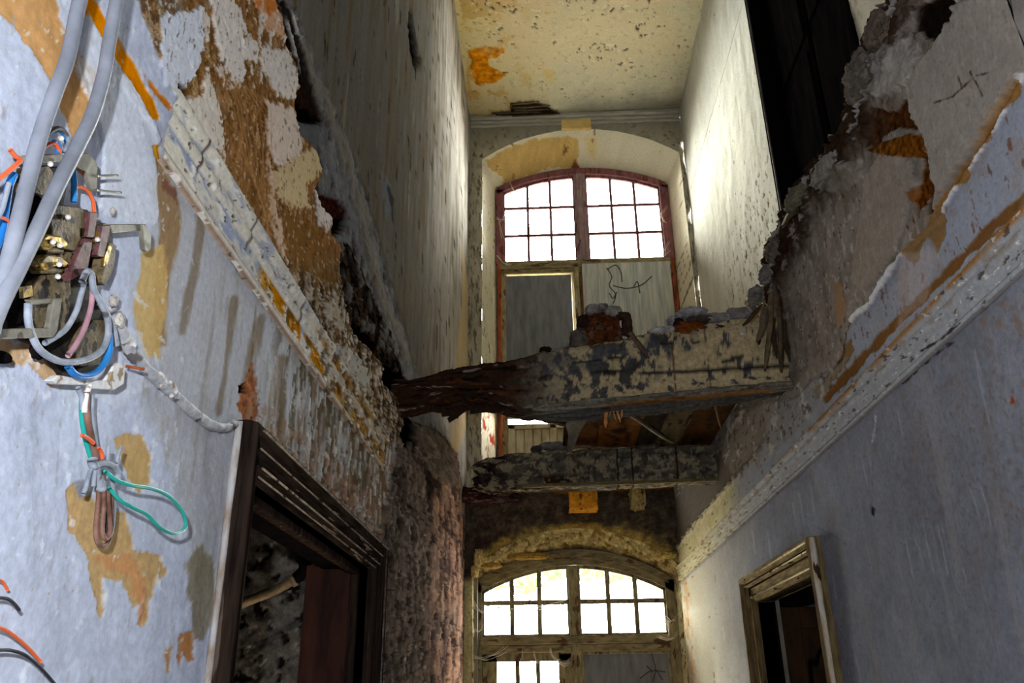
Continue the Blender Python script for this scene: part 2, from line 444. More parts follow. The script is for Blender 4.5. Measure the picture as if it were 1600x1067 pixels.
def paint_left(p):
    n1 = p.n(1.6, .9, 1); nv = p.n(9, .9, 2, 5); nf = p.n(26, 22, 3, 5); nm = p.n(6, 5, 4, 5)
    px, py = p.px, p.py
    # ---- upper storey plaster
    p.c[:] = (176, 171, 164)
    p.mul(1 + .14 * p.n(22, .8, 5, 5) + .04 * nf)
    p.spots(1, 7, .55, .10, (128, 122, 110), .6, 6, soft=.35)
    p.spots(1, 16, .9, .25, (108, 98, 78), .55, 7, soft=.3)
    p.mix(sst(7.6, 4.6, p.u + .5 * n1 + .2 * nv), (108, 104, 98), .85)          # darker grey towards the near end
    p.spots(sst(7.4, 5, p.u), 11, .8, .12, (112, 92, 62), .5, 8, soft=.3)
    p.spots(1, 26, 3, .5, (56, 50, 44), .7, 9, soft=.15)
    p.spots(1, 12, .7, .42, (206, 202, 192), .3, 12, soft=.4)
    p.patch([(722, 380), (735, 470), (736, 640), (700, 760), (712, 560), (722, 470)], (196, 176, 140), 2, 10, a=.8)
    p.patch([(640, 10), (650, 55), (657, 90), (648, 105), (641, 80), (638, 40)], (30, 30, 34), 4, 12, d=-.05)
    p.patch([(600, 270), (612, 290), (612, 330), (604, 345), (598, 300)], (120, 128, 140), 6, 12, a=.7)
    p.patch([(606, 290), (616, 310), (614, 350)], (62, 60, 58), 4, 12, a=.7)
    p.d += .004 * nm
    # ---- rough band between the storeys
    band = p.poly([(300, -60), *FLOORLINE, (760, 830), (500, 760), (300, 300)], 5, 8, 2.5, 11)
    p.mix(band, (128, 127, 128)); p.mul(1 + band * (.14 * nm + .12 * nf))
    p.d += band * (-.012 + .005 * nm + .003 * nf)
    p.spots(band, 9, 9, .35, (66, 60, 54), .6, 13, d=-.01, soft=.2); p.spots(band, 14, 14, .5, (160, 158, 152), .7, 14, d=.006)
    p.line([(470, 60), (535, 220), (572, 350), (590, 440), (640, 560)], 7, (150, 140, 122), 7, 10, .45, 3, 15, d=.01)
    p.patch([(452, 10), (466, 30), (472, 70), (468, 110), (455, 92), (450, 55)], (198, 196, 190), 5, 30, d=.012)
    p.line([(448, 5), (474, 90), (505, 190)], 4, (40, 33, 30), 3, 20, .9, 2, 16, d=-.008)
    p.patch([(414, -20), (440, -20), (452, 45), (470, 100), (500, 160), (512, 190), (498, 196), (468, 178), (455, 150), (440, 90), (430, 45)], (52, 38, 30), 3, 30, d=-.014, var=.4)
    p.patch([(452, 150), (470, 160), (500, 178), (510, 192), (490, 196), (462, 190), (452, 172)], (6, 5, 5), 5, 40, d=-.02)  # shallow hole, the shade inside it painted black
    p.patch([(462, 190), (500, 196), (508, 250), (498, 300), (470, 230)], (112, 112, 114), 5, 20)
    p.patch([(486, 280), (500, 282), (505, 300), (540, 315), (550, 345), (540, 365), (520, 372), (505, 350), (486, 322)], (66, 36, 26), 5, 30, d=-.018, var=.6)
    p.patch([(486, 280), (498, 280), (502, 298), (490, 300)], (8, 6, 6), 3, 40, d=-.02)  # shade in the corner of the brown hole painted black
    p.patch([(512, 345), (545, 340), (548, 350), (528, 374)], (10, 8, 8), 4, 40, d=-.02)  # shade along its lower edge painted black as well
    p.spots(p.poly([(520, 380), (560, 380), (640, 620), (600, 660), (545, 520)], 6, 10), 16, 16, .05, (50, 44, 38), .6, 17, soft=.15)
    p.shards(p.poly([(518, 380), (548, 380), (590, 470), (640, 600), (640, 650), (600, 660), (545, 520)], 8, 10), 6, 6, 171, [(56, 50, 44), (98, 94, 90), (34, 30, 28), (120, 116, 112), (76, 60, 46), (20, 18, 17)], .012, .9, 3)
    p.patch([(545, 500), (580, 520), (590, 555), (565, 545), (550, 530)], (24, 16, 14), 6, 25, d=-.015, var=.4)
    p.patch([(585, 560), (640, 590), (650, 640), (622, 640), (598, 600)], (18, 15, 13), 6, 14, d=-.02, var=.4)
    # ---- rough stone pier beyond the doorway
    pier = p.poly([(560, 700), (597, 605), (625, 640), (640, 660), (672, 668), (697, 690), (712, 725), (722, 760), (735, 775), (760, 1200), (560, 1200)], 6, 9, 2.5, 18)
    pier *= sst(3.95, 4.25, p.u + .03 * nm)
    p.mix(pier, (118, 106, 98)); p.mul(1 + pier * (.2 * nm + .3 * nf))
    p.shards(pier, 9, 3.2, 181, [(112, 102, 96), (134, 122, 114), (90, 80, 76), (120, 110, 104), (64, 56, 52), (150, 136, 126)], .006, .5, 3)
    p.mul(1 + pier * (.22 * p.n(60, 26, 183, 5) + .14 * p.n(20, 5, 184, 5)))
    p.mix(pier * sst(5.6, 7.2, p.u), (112, 94, 90), .5)
    p.shards(pier * sst(5.4, 6.6, p.u), 7, 1.3, 182, [(134, 112, 104), (164, 138, 124), (92, 74, 70), (196, 166, 146), (70, 56, 54), (112, 94, 88)], .010, .65, 3)
    st = pier * sst(.12, .24, p.n(12, 4, 19, 5)); p.mix(st, (134, 120, 112), .45); p.d += st * .008
    p.mul(1 - .05 * pier)
    hl = pier * sst(.34, .46, p.n(18, 7, 24, 4)); p.mix(hl, (48, 42, 40), .75); p.d -= hl * .012
    st2 = pier * sst(5.3, 6.6, p.u) * sst(.2, .3, p.n(10, 2, 21, 5)); p.mix(st2, (196, 158, 136), .7); p.d += st2 * .01
    p.spots(pier, 20, 9, .58, (40, 35, 34), .85, 22, d=-.035); p.spots(pier, 26, 20, .62, (182, 172, 160), .7, 23)
    p.d -= sst(7.9, 8.9, p.u) * (p.d + .01) * pier; p.d += pier * sst(8.9, 7.9, p.u) * (.04 + .016 * p.n(3, 2.4, 25, 4) + .014 * p.n(16, 10, 26, 5) + .006 * p.n(50, 40, 27, 3))
    p.patch([(618, 640), (638, 650), (640, 690), (624, 704), (618, 680)], (10, 9, 9), 4, 16, d=-.03)
    p.patch([(655, 720), (668, 712), (680, 700), (672, 770), (664, 790)], (70, 62, 58), 5, 12, d=-.03, var=.4)
    p.patch([(640, 665), (672, 668), (700, 705), (712, 760), (690, 760), (660, 720)], (108, 100, 92), 6, 9, d=.01, var=.3)
    # ---- painted lower wall
    low = p.poly([(-900, -900), (300, -900), *BREAK, (603, 745), (592, 800), (585, 860), (585, 1300), (-900, 1300)], 3.2, 34, 1.4, 30)
    low = np.where((p.u < .87), 1., low)
    lowd = low * (.022 + .006 * p.n(4, 4, 31))
    p.d = p.d * (1 - low) + lowd
    k = low > .001
    base = np.tile(np.array((204, 210, 226.)), (len(px), 1)) * (1 + .05 * nm[:, None] + .03 * nf[:, None])
    p.c = p.c * (1 - low[:, None]) + base * low[:, None]
    # greyer, stained field under the moulding
    s1 = low * p.poly([(232, 235), (270, 160), (640, 690), (600, 870), (560, 850), (480, 780), (370, 672), (330, 900), (290, 950), (270, 800), (215, 640), (190, 480), (222, 350)], 22, 7, 14, 32)
    p.mix(s1, (192, 192, 194), .75)
    p.spots(s1 * sst(.2, -.2, p.n(3, 1.5, 331) - .2 * sst(300, 420, px)), 9, 1.1, .05, (158, 146, 120), .6, 33, soft=.8)
    p.spots(s1 * sst(240, 420, px), 18, 1.6, .22, (112, 90, 62), .7, 34, soft=.5, o=5)
    p.mix(s1 * sst(400, 560, px + 30 * nm), (132, 122, 106), .7)
    p.shards(s1 * sst(430, 520, px + 30 * nm), 7, 2.2, 341, [(150, 146, 142), (120, 108, 88), (96, 84, 64), (136, 128, 118), (110, 86, 66), (168, 166, 164)], .003, .6, 3)
    p.spots(s1, 30, 2.6, .30, (196, 200, 210), .6, 35, soft=.1)
    p.spots(s1 * sst(380, 470, px), 18, 5, .12, (102, 94, 74), .75, 36, d=-.003, soft=.08, o=5)
    p.spots(s1 * sst(430, 520, px), 12, 4, .22, (140, 104, 82), .7, 37, d=-.003)
    p.spots(s1 * sst(350, 400, px), 26, 9, .34, (206, 206, 204), .8, 38, d=.003)
    for q in ([(395, 500), (380, 560), (372, 640)], [(352, 470), (342, 560), (330, 640)], [(300, 330), (290, 420), (270, 520)], [(430, 560), (425, 640), (428, 700)]):
        p.line(q, 7, (120, 98, 70), 8, 18, .5, 4, 39, fv=3)
    # ---- above the moulding: bare brown plaster with white flakes left on it
    br = low * p.poly([(130, -80), (200, 0), (232, 90), (268, 150), (400, 360), (600, 690), (640, 690), (620, 600), (540, 420), (480, 200), (430, -80)], 4, 22, 2, 40)
    p.mix(br, (148, 114, 76)); sw = p.n(34, 5, 41, 5)
    p.mul(1 + br * (.16 * nf + .14 * sw)); p.spots(br, 9, 6, .25, (196, 150, 104), .6, 42, soft=.25)
    p.spots(br, 12, 7, .30, (112, 82, 46), .6, 43, soft=.2)
    br2 = br * sst(380, 470, py - .0 * px); p.shards(br2, 7, 5, 431, [(170, 160, 148), (128, 98, 60), (92, 76, 56), (196, 188, 178), (142, 120, 92), (70, 58, 46)], .008, .9, 3, 4); p.mul(1 + br2 * .25 * p.n(60, 50, 435, 5)); p.spots(br2, 13, 11, .25, (186, 178, 166), .85, 44, d=.004, soft=.06, o=5)
    p.spots(br2, 17, 14, .18, (98, 84, 62), .75, 45, d=-.003, o=5); p.spots(br2, 24, 20, .40, (214, 210, 204), .9, 46, d=.005)
    p.spots(br * sst(360, 300, px), 30, 12, .3, (176, 170, 166), .6, 438, o=5); gr = br * p.poly([(150, -60), (262, -60), (275, 60), (262, 140), (230, 100), (190, 30)], 12, 30, 4, 47); p.mix(gr, (136, 132, 126), .85)
    wf = (226, 220, 214)
    p.shards(br * sst(420, 330, py) * sst(.0, .2, p.n(8, 6, 432)), 14, 10, 433, [(170, 128, 80), (200, 170, 130), (134, 98, 56), (184, 150, 108), (112, 82, 50)], .004, .7, 5, 5)
    for q, c_ in (([(236, 25), (262, 20), (300, 12), (305, 60), (300, 100), (268, 150), (240, 130), (232, 70)], (216, 220, 230)),
                  ([(312, -20), (345, -20), (372, 40), (370, 128), (352, 130), (330, 90), (318, 40)], wf), ([(392, 70), (438, 78), (458, 130), (452, 156), (425, 150), (398, 112)], wf),
                  ([(365, 60), (392, 66), (390, 100), (366, 92)], wf),
                  ([(404, 158), (450, 172), (462, 222), (456, 250), (422, 262), (408, 240), (402, 196)], (226, 212, 200)),
                  ([(410, 270), (450, 245), (484, 230), (496, 266), (470, 290), (474, 324), (452, 326), (424, 310), (412, 290)], (214, 196, 160)),
                  ([(484, 300), (500, 318), (512, 340), (502, 362), (486, 345)], wf), ([(408, 230), (420, 310), (432, 380), (440, 410), (420, 380), (408, 320)], (214, 190, 168)),
                  ([(309, 109), (331, 180), (337, 244), (318, 232), (297, 199), (279, 157), (300, 150)], (222, 214, 204)), ([(330, 236), (352, 290), (372, 330), (350, 305)], (200, 188, 170)),
                  ([(380, -20), (420, -20), (440, 40), (432, 60), (405, 50)], (216, 178, 148)), ([(492, 470), (520, 480), (530, 520), (505, 500)], (188, 178, 160)),
                  ([(515, 540), (540, 545), (572, 590), (560, 605), (530, 580)], (190, 186, 178))):
        p.patch(q, c_, 8, 30, d=.0045, seed=48)
    p.spots(br * p.poly([(300, -20), (430, -20), (455, 130), (340, 140), (290, 60)], 4, 10), 22, 16, .16, wf, .9, 52, d=.003, o=5)
    p.patch([(425, 330), (470, 330), (500, 395), (525, 440), (500, 450), (455, 410)], (140, 108, 66), 10, 26, a=.6)
    p.spots(br, 50, 34, .42, (214, 200, 184), .75, 436, d=.001, soft=.12, o=5); p.spots(br, 70, 26, .4, (92, 64, 40), .6, 437, soft=.15, o=5)
    p.patch([(390, 2), (430, -10), (440, 10), (400, 24)], (200, 120, 50), 8, 30, a=.7)
    for j in range(9):
        o = j * 7; p.line([(330 + o, 110 + j * 4), (352 + o, 170), (368 + o * .8, 240 + j * 6), (402 + o * .2, 330 + j * 8)], .8, (198, 160, 116), .9, 40, .55, 1, 53 + j)
    p.patch([(258, 132), (268, 128), (276, 138), (286, 148), (280, 160), (268, 156), (262, 145)], (48, 28, 22), 3, 50, d=-.02)
    # ---- near wall: tan flakes, ochre stripe, thick paint edge
    tan = (208, 168, 122)
    p.patch([(-30, -40), (62, -40), (78, 40), (108, 90), (122, 150), (126, 215), (100, 222), (84, 190), (68, 150), (40, 90), (0, 40), (-30, 20)], tan, 5, 30, d=-.0025, var=.06)
    p.patch([(96, 70), (130, 110), (148, 150), (140, 160), (112, 120)], (206, 172, 134), 5, 30, d=-.002)
    p.patch([(190, 120), (226, 190), (228, 210), (190, 160), (150, 110)], (226, 230, 240), 5, 40, d=.002)
    p.patch([(92, -20), (118, -20), (176, 70), (206, 118), (234, 176), (234, 188), (220, 186), (205, 150), (160, 85), (112, 18)], (222, 146, 30), 2.5, 40, d=-.003)
    p.patch([(214, 118), (230, 138), (256, 170), (248, 172), (226, 146)], (214, 140, 60), 3, 50, d=-.002)
    th = p.patch([(120, 20), (160, 90), (215, 180), (236, 215), (230, 260), (229, 350), (180, 350), (140, 330), (142, 220), (100, 110)], (222, 226, 236), 4, 40, d=.004, a=.75, seed=55)
    p.patch([(222, 228), (234, 226), (236, 250), (228, 256)], (216, 166, 74), 3, 50, d=-.003)
    p.patch([(228, 250), (242, 262), (262, 300), (270, 350), (250, 430), (246, 540), (228, 545), (226, 470), (232, 380)], (152, 118, 74), 7, 16, 4, .7, fv=4)
    p.patch([(236, 275), (262, 300), (262, 318), (244, 300)], (126, 84, 80), 5, 40, a=.6)
    p.patch([(200, 395), (238, 385), (246, 470), (236, 560), (214, 560), (192, 490)], (214, 186, 132), 7, 16, 3, .9, fv=5, d=-.001)
    p.patch([(-20, 532), (62, 545), (90, 600), (60, 606), (30, 572), (-20, 566)], (216, 186, 152), 5, 40, d=-.002)
    p.patch([(80, 766), (96, 756), (117, 771), (143, 797), (160, 800), (182, 800), (196, 861), (234, 866), (250, 893), (228, 914), (210, 980), (199, 978), (212, 930), (191, 951),
             (175, 909), (143, 904), (146, 941), (139, 980), (133, 941), (120, 893), (117, 866), (88, 829)], (206, 178, 136), 4, 45, d=-.003, var=.07, seed=60)
    p.patch([(128, 868), (190, 868), (210, 900), (212, 960), (200, 978), (190, 900), (150, 890)], (214, 160, 118), 8, 40, a=.7, seed=61)
    p.patch([(159, 686), (182, 676), (207, 681), (220, 712), (222, 752), (205, 772), (186, 750), (172, 715)], (208, 180, 134), 4, 45, d=-.003, seed=62)
    p.patch([(95, 752), (112, 750), (112, 775), (104, 780)], (160, 164, 176), 3, 45)
    p.patch([(178, 512), (205, 520), (214, 560), (230, 600), (190, 620), (160, 640), (110, 600), (90, 560), (120, 640), (122, 760), (110, 720), (100, 640), (60, 600)], (226, 230, 238), 5, 45, a=.5, d=.001, seed=63)
    p.patch([(266, 990), (286, 984), (288, 1030), (278, 1036), (270, 1020), (264, 1040), (262, 1010)], (196, 150, 108), 4, 50, d=-.002)
    p.patch([(242, 1015), (252, 1012), (250, 1050), (244, 1050)], (200, 160, 122), 3, 50)
    p.patch([(276, 880), (300, 850), (318, 880), (320, 940), (306, 1000), (288, 1000), (280, 960)], (146, 136, 112), 9, 30, 3, .75, fv=6)
    p.patch([(372, 590), (382, 560), (388, 600), (392, 650), (372, 664), (360, 630)], (168, 118, 86), 5, 40, d=-.004, var=.3)
    p.patch([(360, 602), (374, 600), (380, 612), (362, 616)], (30, 22, 20), 3, 40, d=-.03)
    p.spots(low * sst(330, 250, px), 70, 60, .78, (204, 160, 120), .8, 66, d=-.001)
    p.spots(low * sst(330, 250, px), 40, 9, .56, (180, 176, 176), .5, 67)
    p.spots(low * sst(330, 250, px), 24, 24, .52, (232, 236, 244), .6, 68, d=.0012)
    for q in ([(-5, 300), (4, 380), (2, 470)], [(60, 300), (120, 420), (150, 560)]): p.line(q, 3, (180, 176, 170), 5, 40, .4)
    # plaster beside the door casing, flaky
    p.spots(low * p.poly([(372, 660), (590, 850), (598, 800), (430, 650), (380, 610)], 6, 18), 24, 18, .05, (178, 150, 130), .65, 69, d=.004, o=5)
    p.spots(low * p.poly([(372, 672), (590, 862), (596, 835), (380, 650)], 4, 18), 44, 40, .25, (86, 62, 46), .8, 70, d=-.004, o=4)


DOORL = (2.24, 3.95, -.1, 2.18); DOORR = (4.56, 5.9, -.1, 2.2)
yl = gspace(.86, 3.1, XL, 2.3, (2.24,)); yl2 = gspace(3.1, YE, XL, 2.3, (3.95,))
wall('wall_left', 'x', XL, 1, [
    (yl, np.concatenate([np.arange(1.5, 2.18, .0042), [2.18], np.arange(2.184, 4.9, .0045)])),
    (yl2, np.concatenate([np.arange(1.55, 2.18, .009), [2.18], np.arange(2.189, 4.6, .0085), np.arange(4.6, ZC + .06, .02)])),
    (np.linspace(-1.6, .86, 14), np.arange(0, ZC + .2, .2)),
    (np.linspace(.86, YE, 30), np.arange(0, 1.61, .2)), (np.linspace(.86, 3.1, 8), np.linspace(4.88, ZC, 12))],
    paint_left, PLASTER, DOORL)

REDGE = [(1400, -40), (1387, 0), (1350, 75), (1327, 117), (1335, 137), (1320, 185), (1290, 240), (1272, 247), (1245, 295), (1217, 350), (1207, 375), (1192, 400), (1192, 425),
         (1162, 482), (1150, 490), (1140, 520)]


def paint_right(p):
    px, py = p.px, p.py
    nm = p.n(5, 4, 4, 5); nf = p.n(24, 22, 3, 5); nl = p.n(1.1, .9, 2)
    p.c[:] = (136, 138, 146); p.mul(1 + .08 * nl + .06 * nm + .05 * nf)
    p.d += .006 * nm + .0015 * nf
    lowr = sst(2.74, 2.70, p.v)
    p.spots(lowr, 4, 2.4, .1, (132, 126, 124), .5, 5, soft=.6)
    p.spots(lowr * p.poly([(1380, 560), (1600, 480), (1640, 900), (1420, 860)], 40, 2, 25), 40, 30, .1, (122, 106, 96), .4, 6, soft=.35, o=5)
    p.spots(lowr, 26, 2.2, .5, (180, 184, 194), .4, 7, soft=.3); p.spots(lowr, 9, .8, .28, (148, 146, 148), .5, 71, soft=.3)
    p.spots(lowr, 60, 20, .74, (100, 92, 88), .5, 8)
    lend = lowr * sst(6.4, 8.2, p.u)
    p.mix(lend, (204, 196, 170), .7); p.spots(lend, 34, 4, .46, (104, 72, 40), .85, 9, d=-.004, o=5); p.spots(lend * sst(8.2, 9, p.u), 16, 3, .1, (160, 108, 52), .6, 10)
    p.mix(lowr * sst(5.2, 6.6, p.u), (176, 168, 152), .4)
    p.patch([(1362, 790), (1368, 795), (1366, 808), (1361, 800)], (50, 48, 48), 1, 40)
    p.patch([(1583, 618), (1590, 630), (1580, 632)], (150, 84, 60), 2, 40)
    p.line([(1368, 650), (1363, 690)], 1, (206, 206, 210), 1, 30); p.line([(1440, 545), (1490, 535), (1465, 552), (1410, 600), (1405, 596)], 1.2, (56, 50, 46), 2, 20, .8)
    p.line([(1540, 470), (1480, 520), (1440, 552), (1400, 590), (1385, 600)], 1.3, (60, 52, 46), 4, 20, .9)
    p.spots(lowr * p.poly([(1490, 440), (1600, 470), (1600, 520), (1500, 500)], 10, 6, 8), 30, 20, 0, (140, 112, 90), .5, 72, soft=.3)
    for q in ([(1365, 655), (1362, 800)], [(1250, 830), (1258, 850)], [(1270, 820), (1300, 835), (1322, 850)]): p.line(q, .8, (112, 102, 94), 1.5, 20, .5)
    # between the moulding and the torn edge: pale paint
    up = sst(2.86, 2.90, p.v)
    p.mix(up, (156, 160, 170)); p.spots(up, 7, 5, .1, (150, 142, 138), .5, 11, soft=.3); p.spots(up, 26, 9, .45, (120, 84, 66), .7, 12)
    p.spots(up * sst(2.9, 3.1, p.u * 0 + p.v), 50, 50, .5, (152, 112, 90), .5, 73)
    # rusty strip along the top of the moulding
    p.line([(1610, 300), (1560, 345), (1500, 405), (1400, 505), (1290, 620)], 7, (128, 92, 52), 4.5, 9, .9, 1.5, 13, d=-.006)
    p.patch([(1590, 318), (1612, 285), (1612, 330), (1598, 346), (1556, 376), (1542, 372), (1570, 352)], (140, 116, 88), 4, 20, d=-.005)
    # ---- bare grey plaster above
    lime = p.poly([(1700, 20), (1600, 118), (1560, 190), (1520, 250), (1480, 310), (1462, 345), (1430, 372), (1400, 405), (1375, 430), (1362, 470), (1335, 485), (1322, 520), (1325, 560), (1262, 600),
                   (1245, 620), (1150, 640), (1000, 640), (1000, -200), (1700, -200)], 5, 14, 1.6, 14)
    p.mix(lime, (146, 138, 130)); p.mul(1 + lime * (.12 * nm + .10 * nf)); p.d -= lime * .008
    p.spots(lime, 9, 4, .2, (122, 112, 100), .6, 15, soft=.25); p.spots(lime, 22, 12, .38, (196, 192, 186), .55, 16, soft=.12)
    p.spots(lime, 50, 10, .55, (92, 66, 56), .7, 17)
    p.line([(1600, 118), (1560, 190), (1520, 250), (1480, 312), (1462, 348), (1400, 405), (1362, 470), (1330, 500)], 4, (226, 224, 222), 4, 20, .9, 1.5, 18, d=.010)
    br = (150, 116, 74)
    p.patch([(1600, 130), (1592, 150), (1560, 185), (1548, 215), (1525, 240), (1510, 285), (1490, 290), (1478, 310), (1468, 332), (1452, 330), (1480, 290), (1520, 235), (1560, 160), (1590, 120)], br, 4, 26, d=-.005)
    p.patch([(1450, 330), (1470, 322), (1478, 345), (1476, 370), (1464, 396), (1456, 376), (1446, 370), (1440, 385), (1434, 408), (1420, 408), (1408, 392), (1420, 378), (1440, 360)], (146, 120, 86), 3, 30, d=-.006)
    p.patch([(1328, 530), (1334, 548), (1312, 580), (1290, 610), (1276, 622), (1268, 608), (1290, 590), (1308, 560), (1318, 540)], (140, 116, 84), 3, 26, d=-.005)
    p.line([(1328, 500), (1312, 560), (1290, 590)], 1.2, (70, 58, 48), 2, 20, .8)
    # swollen sheet whose edge curls over the hole
    p.line([(1480, 0), (1478, 40), (1455, 75), (1432, 100), (1422, 140), (1424, 185), (1440, 205), (1452, 235), (1456, 270), (1448, 330)], 3.4, (64, 44, 32), 3, 22, .95, 1.5, 19, d=-.02)
    p.patch([(1484, 10), (1640, -40), (1640, 60), (1560, 170), (1520, 230), (1470, 300), (1458, 270), (1450, 225), (1436, 200), (1426, 180), (1426, 140), (1436, 104), (1462, 75)], (160, 154, 148), 3, 20, a=.7, d=.028, seed=20, var=.05)
    p.patch([(1345, 195), (1362, 168), (1395, 175), (1404, 160), (1420, 150), (1428, 190), (1430, 202), (1400, 200), (1382, 208), (1366, 232), (1352, 230)], (84, 54, 32), 4, 24, d=-.015, var=.5)
    p.patch([(1350, 236), (1380, 222), (1420, 208), (1440, 212), (1448, 232), (1440, 246), (1400, 246), (1375, 240)], (112, 74, 34), 3, 24, d=.012, var=.5)
    p.patch([(1440, 238), (1456, 245), (1455, 290), (1444, 320), (1432, 330), (1424, 314), (1434, 290), (1438, 262)], (98, 62, 30), 4, 30, d=-.01, var=.5)
    p.patch([(1412, 305), (1425, 292), (1436, 300), (1424, 318)], (150, 98, 56), 4, 40, a=.8)
    p.patch([(1375, 242), (1412, 246), (1424, 262), (1430, 290), (1412, 300), (1414, 330), (1400, 380), (1370, 430), (1345, 455), (1330, 440), (1335, 380), (1345, 320), (1352, 270)], (160, 150, 138), 5, 16, a=.75, d=.012, var=.08)
    p.patch([(1425, 12), (1480, -10), (1496, 20), (1470, 55), (1448, 66), (1428, 50)], (36, 28, 22), 6, 22, d=-.02, var=.4)
    p.line([(1470, 160), (1500, 150), (1535, 118), (1560, 112)], .9, (70, 60, 54), 2, 30, .9); p.line([(1526, 112), (1545, 150)], 1.0, (60, 50, 46), 1.5, 30, .9)
    p.line([(1508, 120), (1514, 138)], 1.0, (90, 60, 50), 1.5, 30, .9); p.line([(1390, 580), (1400, 640), (1398, 600)], 1.5, (120, 90, 72), 3, 20, .0)
    p.patch([(1300, 440), (1312, 446), (1318, 480), (1312, 510), (1302, 500)], (160, 134, 108), 4, 30, d=-.004)
    p.patch([(1406, 400), (1470, 385), (1440, 470), (1400, 520)], (186, 172, 168), 9, 10, 6, .5)
    # ---- rubble along the broken rim
    rim = sst(100, 40, np.minimum(p.dist(REDGE[:-2]), 400)) * sst(2.95, 3.2, p.v)
    rim *= sst(60, 20, p.dist(REDGE[:-2]) + 22 * p.n(5, 5, 31)) * sst(4.72, 4.62, p.u)
    p.mix(rim, (118, 112, 106), .9); p.mul(1 + rim * .3 * nf)
    p.shards(rim, 6.5, 8, 321, [(112, 108, 100), (150, 148, 146), (84, 72, 60), (188, 186, 186), (66, 50, 38), (130, 122, 112), (96, 88, 78)], .03, .95, 4, -5)
    p.spots(rim, 7, 16, .25, (200, 198, 198), .75, 32, soft=.15, d=.004)
    p.d += rim * (.015 + .02 * p.n(5, 5, 34, 3) + .004 * nf)
    p.patch([(1340, 100), (1375, 80), (1420, 60), (1432, 96), (1420, 130), (1385, 150), (1350, 142), (1338, 130)], (178, 174, 170), 10, 12, 4, .6, seed=35, d=.02, var=.2)
    p.patch([(1292, 262), (1340, 250), (1350, 270), (1318, 300), (1292, 296)], (140, 134, 124), 6, 14, 3, .7, seed=35, d=.02, var=.2)
    # ---- deeper, beyond the first beam
    far = sst(5.0, 5.3, p.u) * sst(3.10, 3.14, p.v + .05 * p.n(9, 9, 41) + .02 * p.n(40, 40, 42))
    p.mix(far, (112, 108, 100), .9); p.d -= far * .02
    nearf = sst(5.8, 6.6, p.u) * (1 - far) * sst(2.86, 2.90, p.v)
    p.mix(nearf, (206, 200, 164), .85); p.spots(nearf, 14, 14, .42, (92, 70, 46), .85, 43, d=-.006); p.spots(nearf, 8, 6, .0, (176, 168, 128), .5, 44, soft=.3)
    edg = sst(5.8, 6.6, p.u) * sst(.05, .0, np.abs(p.v - 3.10 + .05 * p.n(9, 9, 41) + .02 * p.n(40, 40, 42)))
    p.mix(edg, (224, 220, 200), .8); p.d += edg * .015
    mid = p.poly([(1120, 640), (1240, 600), (1320, 560), (1300, 600), (1240, 680), (1150, 750), (1110, 700)], 5, 9, 3)
    p.mix(mid, (152, 148, 144), .6); p.spots(mid, 6, 6, .3, (190, 188, 186), .7, 45, d=.004); p.spots(mid, 14, 12, .35, (90, 84, 78), .7, 46, d=-.004)
    # rim of the wall
    k = p.poly([*REDGE, (1145, 640), (800, 2400), (9000, 2400), (9000, -9000), (1500, -9000)], 4.5, 18, .5, 50)
    s = p.sd([*REDGE, (1145, 640), (800, 2400), (9000, 2400), (9000, -9000), (1500, -9000)]) + 4.5 * p.n(18, 18, 50, 5)
    p.keep = ((s > 0) & (p.u < 4.7)) | ((p.u >= 4.62) & (p.v < 3.74)) | (p.u < 1.7)
    p.keep &= p.v < 4.75


yr = gspace(1.9, YE, XR, 2.1, (4.56, 5.9))
wall('wall_right', 'x', XR, -1, [
    (yr, np.concatenate([np.arange(1.5, 2.2, .0068), [2.2], np.arange(2.2068, 4.6, .0062)])),
    (np.arange(-1.6, 1.91, .25), np.arange(0, 4.01, .2)), (np.linspace(1.9, YE, 30), np.arange(0, 1.51, .1))],
    paint_right, PLASTER, DOORR)


def paint_upright(p):
    p.c[:] = (206, 204, 192); p.mul(1 + .05 * p.n(5, 1.2, 1) + .03 * p.n(20, 12, 2))
    p.spots(sst(0, .4, p.n(1.2, 1, 31)), 30, 9, .62, (120, 100, 78), .8, 3, d=-.002); p.spots(sst(6.2, 5.6, p.v) * sst(8.2, 7.5, p.u), 18, 8, .38, (110, 90, 66), .85, 4, d=-.003)
    p.spots(1, 12, 1.5, .35, (176, 170, 152), .6, 5, soft=.3)
    p.mix(sst(6.4, 8.6, p.v + .3 * p.n(2, 2, 7)), (150, 152, 148), .55); p.mix(sst(5.6, 3.6, p.u), (196, 190, 176), .8)
    p.d += .008 * p.n(4, 3, 8)


wall('wall_right_upper', 'x', XU, -1, [(np.array(sorted({*np.arange(-1.6, 3.6, .4), *np.arange(3.6, YE, .022), 3.99, 5.8, YE})), np.array(sorted({*np.arange(3.7, ZC + .02, .022), 7.55})))],
     paint_upright, PLASTER, (3.99, 5.8, 3.0, 7.55))


